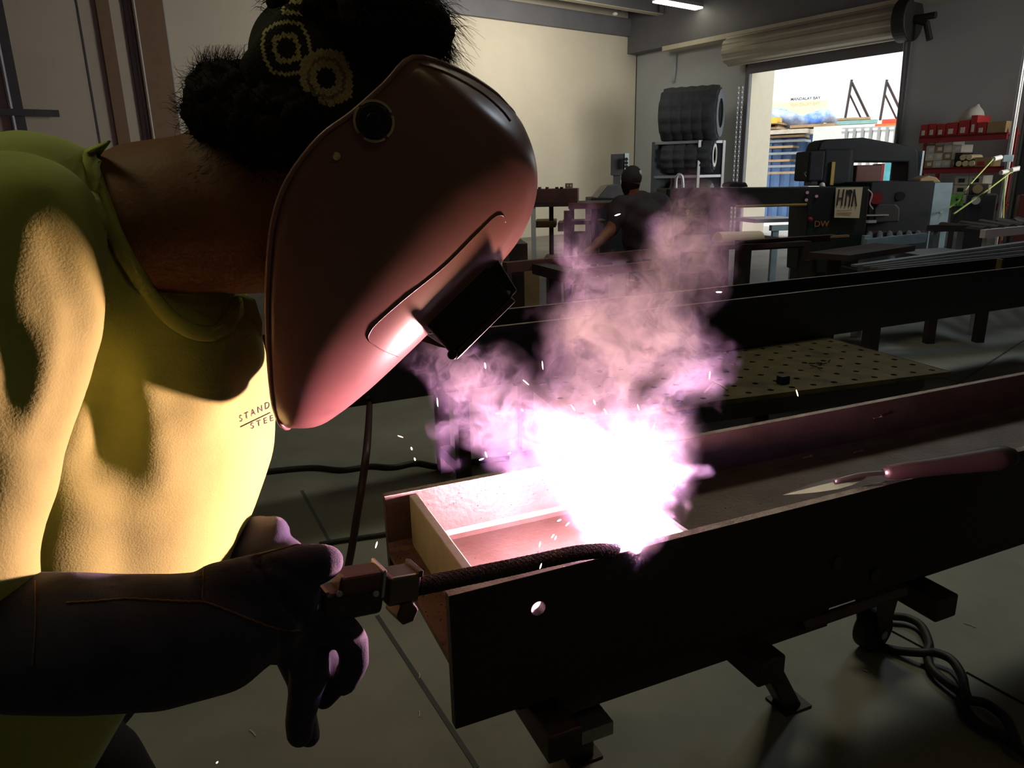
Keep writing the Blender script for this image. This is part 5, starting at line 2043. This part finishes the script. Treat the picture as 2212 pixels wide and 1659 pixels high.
def crease_g(pts, w_, amp):
    global disp
    best = np.full(len(co), 1e9)
    hit = False
    for x, y in smooth2(pts, 8):
        h_ = onto(gt0, x, y, 0)
        if h_ is not None:
            hit = True
            best = np.minimum(best, ((co - np.array(h_[:])) ** 2).sum(1))
    if hit:
        disp += amp * np.exp(-best / (w_ * w_))


crease_g([(552, 1195), (575, 1250), (600, 1290), (650, 1325)], .006, -.006)
crease_g([(560, 1215), (610, 1228), (660, 1250)], .006, -.004)
crease_g([(585, 1290), (610, 1330), (635, 1365)], .007, .005)
crease_g([(600, 1275), (640, 1320), (665, 1350)], .005, -.005)
crease_g([(440, 1215), (436, 1260), (434, 1297)], .0035, -.0035)
crease_g([(250, 1250), (330, 1330), (380, 1430)], .018, -.005)
crease_g([(140, 1260), (200, 1360), (230, 1480)], .02, .005)
crease_g([(615, 1360), (612, 1400), (622, 1440)], .006, -.005)
crease_g([(690, 1400), (672, 1470)], .005, -.004)
co += no * disp[:, None]
gme.vertices.foreach_set('co', co.ravel())
gme.update()
gt = bvh(gme)
go_ = link_mesh('glove', rebase(gme, wl), M_glove, wl)
for p_ in gme.polygons:
    p_.use_smooth = True


def seam(pts, r=.0010, jag=.0):
    q = []
    for i, (x, y) in enumerate(smooth2(pts, 8)):
        h_ = onto(gt, x, y + (jag * math.sin(i * 2.3)), .0004)
        if h_ is not None:
            q.append(h_)
    if len(q) > 2:
        MB().tube(q, r, 6).build('seam', M_thread, go_, smooth=True)


seam([(145, 1302), (200, 1300), (270, 1294), (340, 1297), (400, 1300), (440, 1301), (490, 1318), (540, 1338), (600, 1358), (650, 1363)], .0011, 1.0)
seam([(441, 1212), (439, 1250), (436, 1298)], .0007)
seam([(76, 1255), (77, 1320), (75, 1380), (70, 1440)], .0007, 1.5)
seam([(555, 1200), (600, 1188), (660, 1173), (700, 1172), (735, 1190), (744, 1215), (738, 1245), (720, 1270)], .0009)
# left glove behind the belly
lg = [pchain([(420, 1230, 1.05, 60), (500, 1180, 1.0, 56), (560, 1160, .99, 52), (590, 1150, .98, 40)], 16), pchain([(560, 1150, .98, 34), (598, 1140, .97, 24), (606, 1150, .97, 18)], 12),
      pchain([(580, 1170, .98, 34), (625, 1185, .97, 28), (660, 1210, .96, 24)], 12), pchain([(570, 1190, 1.0, 34), (630, 1215, .99, 26), (670, 1240, .97, 22)], 12), pchain([(570, 1200, 1.02, 34), (640, 1235, 1.0, 24), (690, 1250, .96, 20)], 12)]
me = blob(lg, .005, 4, 'glove')
link_mesh('glove', rebase(me, wl), M_glove, wl, smooth=True)

# ------------------------------------------------------------------ the worker in the distance
wk = thing('person', 'worker in dark clothes stooping over the frame, seen from behind', 'person', P(1395, 740, 5.2).xy.to_3d())
Yw = 5.2
fz = Vector((0, 0, 1))


def wp(x, y, Y, r):
    return (P(x, y, Y), pxm(r, Y))


sh_l, sh_r = (1338, 448, Yw - .05, 20), (1425, 440, Yw + .05, 20)
wb = [chain([wp(1364, 388, Yw, 21), wp(1362, 402, Yw, 19), wp(1368, 425, Yw, 13), wp(1380, 450, Yw, 25)], 14),
      chain([wp(1380, 460, Yw, 34), wp(1392, 510, Yw, 38), wp(1405, 560, Yw, 37), wp(1408, 590, Yw, 36)], 16), chain([wp(*sh_l), wp(1380, 445, Yw, 22), wp(*sh_r)], 14),
      chain([wp(*sh_l), wp(1318, 498, Yw - .12, 14), wp(1296, 520, Yw - .2, 11), wp(1268, 546, Yw - .35, 8)], 12),
      chain([wp(*sh_r), wp(1442, 510, Yw + .02, 15), wp(1440, 565, Yw - .05, 11), wp(1425, 590, Yw - .1, 8)], 12)]
for i in range(4):
    wb.append(chain([wp(1268, 546, Yw - .35, 6), wp(1258 - i * 2, 549 + i * 3, Yw - .38, 3), wp(1246 - i, 551 + i * 4, Yw - .40, 2.6)], 8))
wb.append(chain([wp(1268, 546, Yw - .35, 5), wp(1268, 555, Yw - .37, 2.8), wp(1262, 562, Yw - .38, 2.5)], 8))
for x0, x1, dy in ((1390, 1398, -.02), (1422, 1442, .08)):
    t0 = P(x0, 600, Yw)
    k_ = P(x1, 665, Yw + dy - .05)
    ft = Vector((k_.x + .02, k_.y + .05, .06))
    wb.append(chain([(t0, .085), (k_, .06), (ft, .045), ], 12))
    wb.append(chain([(ft, .042), (ft + Vector((-.03, -.16, -.02)) * -1, .035)], 10))
me = blob(wb, .011, 4, 'body')
link_mesh('body', rebase(me, wk), M_skin, wk)
M_tee = mat('dark_tee', (.030, .028, .032), .9, bump=.1)
ws = [chain([wp(1380, 446, Yw, 34), wp(1388, 475, Yw, 50), wp(1400, 525, Yw, 54), wp(1412, 570, Yw, 54), wp(1414, 592, Yw, 50)], 16), chain([wp(1338, 448, Yw - .05, 24), wp(1380, 446, Yw, 27), wp(1425, 441, Yw + .05, 24)], 14),
      chain([wp(1338, 448, Yw - .05, 24), wp(1322, 490, Yw - .1, 19)], 12), chain([wp(1425, 441, Yw + .05, 24), wp(1441, 500, Yw + .02, 20)], 12)]
me = blob(ws, .012, 4, 'shirt')
for v in me.vertices:
    v.co += v.normal * (.006 * math.sin(v.co.z * 40 + v.co.x * 25))
link_mesh('shirt', rebase(me, wk), M_tee, wk)
wt_ = [chain([wp(1406, 585, Yw, 40), wp(1408, 600, Yw, 40)], 14)]
for x0, x1, dy in ((1390, 1398, -.02), (1422, 1442, .08)):
    t0 = P(x0, 600, Yw)
    k_ = P(x1, 665, Yw + dy - .05)
    ft = Vector((k_.x + .02, k_.y + .05, .10))
    wt_.append(chain([(t0, .10), (k_, .08), (ft, .07)], 12))
me = blob(wt_, .012, 4, 'trousers')
link_mesh('trousers', rebase(me, wk), M_pants, wk)
me = blob([chain([wp(1364, 384, Yw, 22.5), wp(1366, 378, Yw + .02, 20)], 16)], .006, 3, 'cap')
link_mesh('cap', rebase(me, wk), mat('dark_cap', (.02, .02, .022), .9), wk, smooth=True)
c = P(1383, 374, Yw - .03)
MB().ball(c, .012, 10, 8, .02).build('cap_patch', M_white, wk, smooth=True)
me = blob([chain([wp(1362, 398, Yw, 20.5), wp(1360, 408, Yw, 16)], 14)], .006, 2, 'hair')
link_mesh('hair', rebase(me, wk), M_hair, wk)

# ------------------------------------------------------------------ smoke rising from the weld
SEG = [((1350, 1135, 1.01, 105), (1310, 1010, 1.01, 100)), ((1310, 1010, 1.01, 100), (1275, 880, 1.02, 84)), ((1275, 880, 1.02, 84), (1340, 750, 1.05, 130)), ((1340, 750, 1.05, 130), (1430, 640, 1.10, 125)),
       ((1430, 640, 1.10, 125), (1520, 480, 1.18, 110)),
       ((1290, 930, 1.02, 70), (1120, 860, 1.03, 95)), ((1120, 860, 1.03, 95), (920, 770, 1.00, 60)),
       ((1400, 1060, 1.01, 70), (1490, 1030, 1.05, 45)), ((1420, 960, 1.03, 90), (1480, 760, 1.12, 90)),
       ((1220, 950, 1.10, 75), (960, 960, 1.14, 70)),
       ((1300, 760, 1.08, 100), (1260, 560, 1.20, 90)),
       ((1350, 1000, 1.02, 80), (1330, 860, 1.03, 85)),
       ((1290, 900, 1.03, 90), (1260, 740, 1.06, 110)),
       ((1300, 640, 1.14, 110), (1470, 700, 1.1, 110))]
hull = [chain([(P(1330, 985, 1.03), .14)], 16)]
for (a, b) in SEG:
    hull.append(pchain([(a[0], a[1], a[2], a[3] * 1.1 + 42), (b[0], b[1], b[2], b[3] * 1.1 + 42)], 12))
me = blob(hull, .012, 3, 'smoke')
M_smoke = bpy.data.materials.new('weld_smoke')
M_smoke.use_nodes = True
nt = M_smoke.node_tree
for n_ in list(nt.nodes):
    if n_.type != 'OUTPUT_MATERIAL':
        nt.nodes.remove(n_)
outn = [n_ for n_ in nt.nodes if n_.type == 'OUTPUT_MATERIAL'][0]


def vm(op, a, b=None):
    n = N('ShaderNodeVectorMath', operation=op)
    for i, x in enumerate((a, b)):
        if x is None:
            continue
        if isinstance(x, (Vector, tuple)):
            n.inputs[i].default_value = tuple(x)
        else:
            nt.links.new(x, n.inputs[i])
    return n


geo = N('ShaderNodeNewGeometry')
pos0 = geo.outputs['Position']
n0 = N('ShaderNodeTexNoise')
n0.inputs['Scale'].default_value = 9
n0.inputs['Detail'].default_value = 3
nt.links.new(pos0, n0.inputs['Vector'])
w0 = N('ShaderNodeVectorMath', operation='SCALE')
nt.links.new(vm('SUBTRACT', n0.outputs['Color'], (.5, .5, .5)).outputs[0], w0.inputs[0])
w0.inputs['Scale'].default_value = .22
pos = vm('ADD', pos0, w0.outputs[0]).outputs[0]
shape = None
for (a, b) in SEG:
    pa, pb_2 = P(*a[:3]), P(*b[:3])
    ra, rb = pxm(a[3], a[2]), pxm(b[3], b[2])
    ab = pb_2 - pa
    rel = vm('SUBTRACT', pos, pa).outputs[0]
    h_ = mth('DIVIDE', vm('DOT_PRODUCT', rel, ab).outputs['Value'], ab.length_squared)
    cl = N('ShaderNodeClamp')
    nt.links.new(h_, cl.inputs[0])
    sc_ = N('ShaderNodeVectorMath', operation='SCALE')
    sc_.inputs[0].default_value = ab
    nt.links.new(cl.outputs[0], sc_.inputs['Scale'])
    dist = vm('DISTANCE', rel, sc_.outputs[0]).outputs['Value']
    rad_ = mth('MULTIPLY_ADD', cl.outputs[0], rb - ra, ra)
    f_ = mth('SUBTRACT', 1.0, mth('DIVIDE', dist, rad_))
    shape = f_ if shape is None else mth('MAXIMUM', shape, f_)
pc_ = P(1330, 985, 1.03)
ball_ = mth('SUBTRACT', 1.0, mth('DIVIDE', vm('DISTANCE', pos0, pc_).outputs['Value'], .135))
shape = mth('MAXIMUM', mth('MAXIMUM', shape, ball_), 0.0)
n1 = N('ShaderNodeTexNoise')
n1.inputs['Scale'].default_value = 11
n1.inputs['Detail'].default_value = 2
nt.links.new(pos, n1.inputs['Vector'])
wv = vm('SUBTRACT', n1.outputs['Color'], (.5, .5, .5)).outputs[0]
ws_ = N('ShaderNodeVectorMath', operation='SCALE')
nt.links.new(wv, ws_.inputs[0])
ws_.inputs['Scale'].default_value = .20
wpos = vm('ADD', pos, ws_.outputs[0]).outputs[0]
wst = vm('MULTIPLY', wpos, (1, 1, .42)).outputs[0]
n2 = N('ShaderNodeTexNoise')
n2.inputs['Scale'].default_value = 20
n2.inputs['Detail'].default_value = 5
n2.inputs['Roughness'].default_value = .56
n2.inputs['Distortion'].default_value = .6
nt.links.new(wst, n2.inputs['Vector'])
mr = N('ShaderNodeMapRange')
mr.interpolation_type = 'SMOOTHSTEP'
nt.links.new(n2.outputs['Fac'], mr.inputs['Value'])
mr.inputs['From Min'].default_value = .42
mr.inputs['From Max'].default_value = .78
sh2 = N('ShaderNodeMapRange')
sh2.interpolation_type = 'SMOOTHSTEP'
nt.links.new(shape, sh2.inputs['Value'])
sh2.inputs['From Max'].default_value = .95
rg = mth('MAXIMUM', mth('SUBTRACT', 1.0, mth('MULTIPLY', mth('ABSOLUTE', mth('SUBTRACT', n2.outputs['Fac'], .53)), 16.0)), 0.0)
body_ = mth('ADD', mth('MULTIPLY', mr.outputs[0], SMOKE_D * .75), mth('MULTIPLY', rg, SMOKE_D * .8))
dens = mth('MULTIPLY', sh2.outputs[0], mth('ADD', body_, SMOKE_B))
# thickest right over the arc
da = vm('DISTANCE', pos, ARC + Vector((-.01, 0, .05))).outputs['Value']
core = N('ShaderNodeMapRange')
core.interpolation_type = 'SMOOTHSTEP'
nt.links.new(da, core.inputs['Value'])
core.inputs['From Min'].default_value = .02
core.inputs['From Max'].default_value = .15
core.inputs['To Min'].default_value = SMOKE_C
core.inputs['To Max'].default_value = 1.0
dens = mth('MULTIPLY', dens, core.outputs[0])
vs = N('ShaderNodeVolumeScatter')
vs.inputs['Color'].default_value = (.74, .64, 1.0, 1)
vs.inputs['Anisotropy'].default_value = .0
nt.links.new(dens, vs.inputs['Density'])
nt.links.new(vs.outputs[0], outn.inputs['Volume'])
M_smoke.cycles.volume_step_rate = .35
so_ = link_mesh('smoke', me, M_smoke)
tag(so_, 'violet and pink smoke billowing up from the welding arc', 'smoke', None, 'stuff')
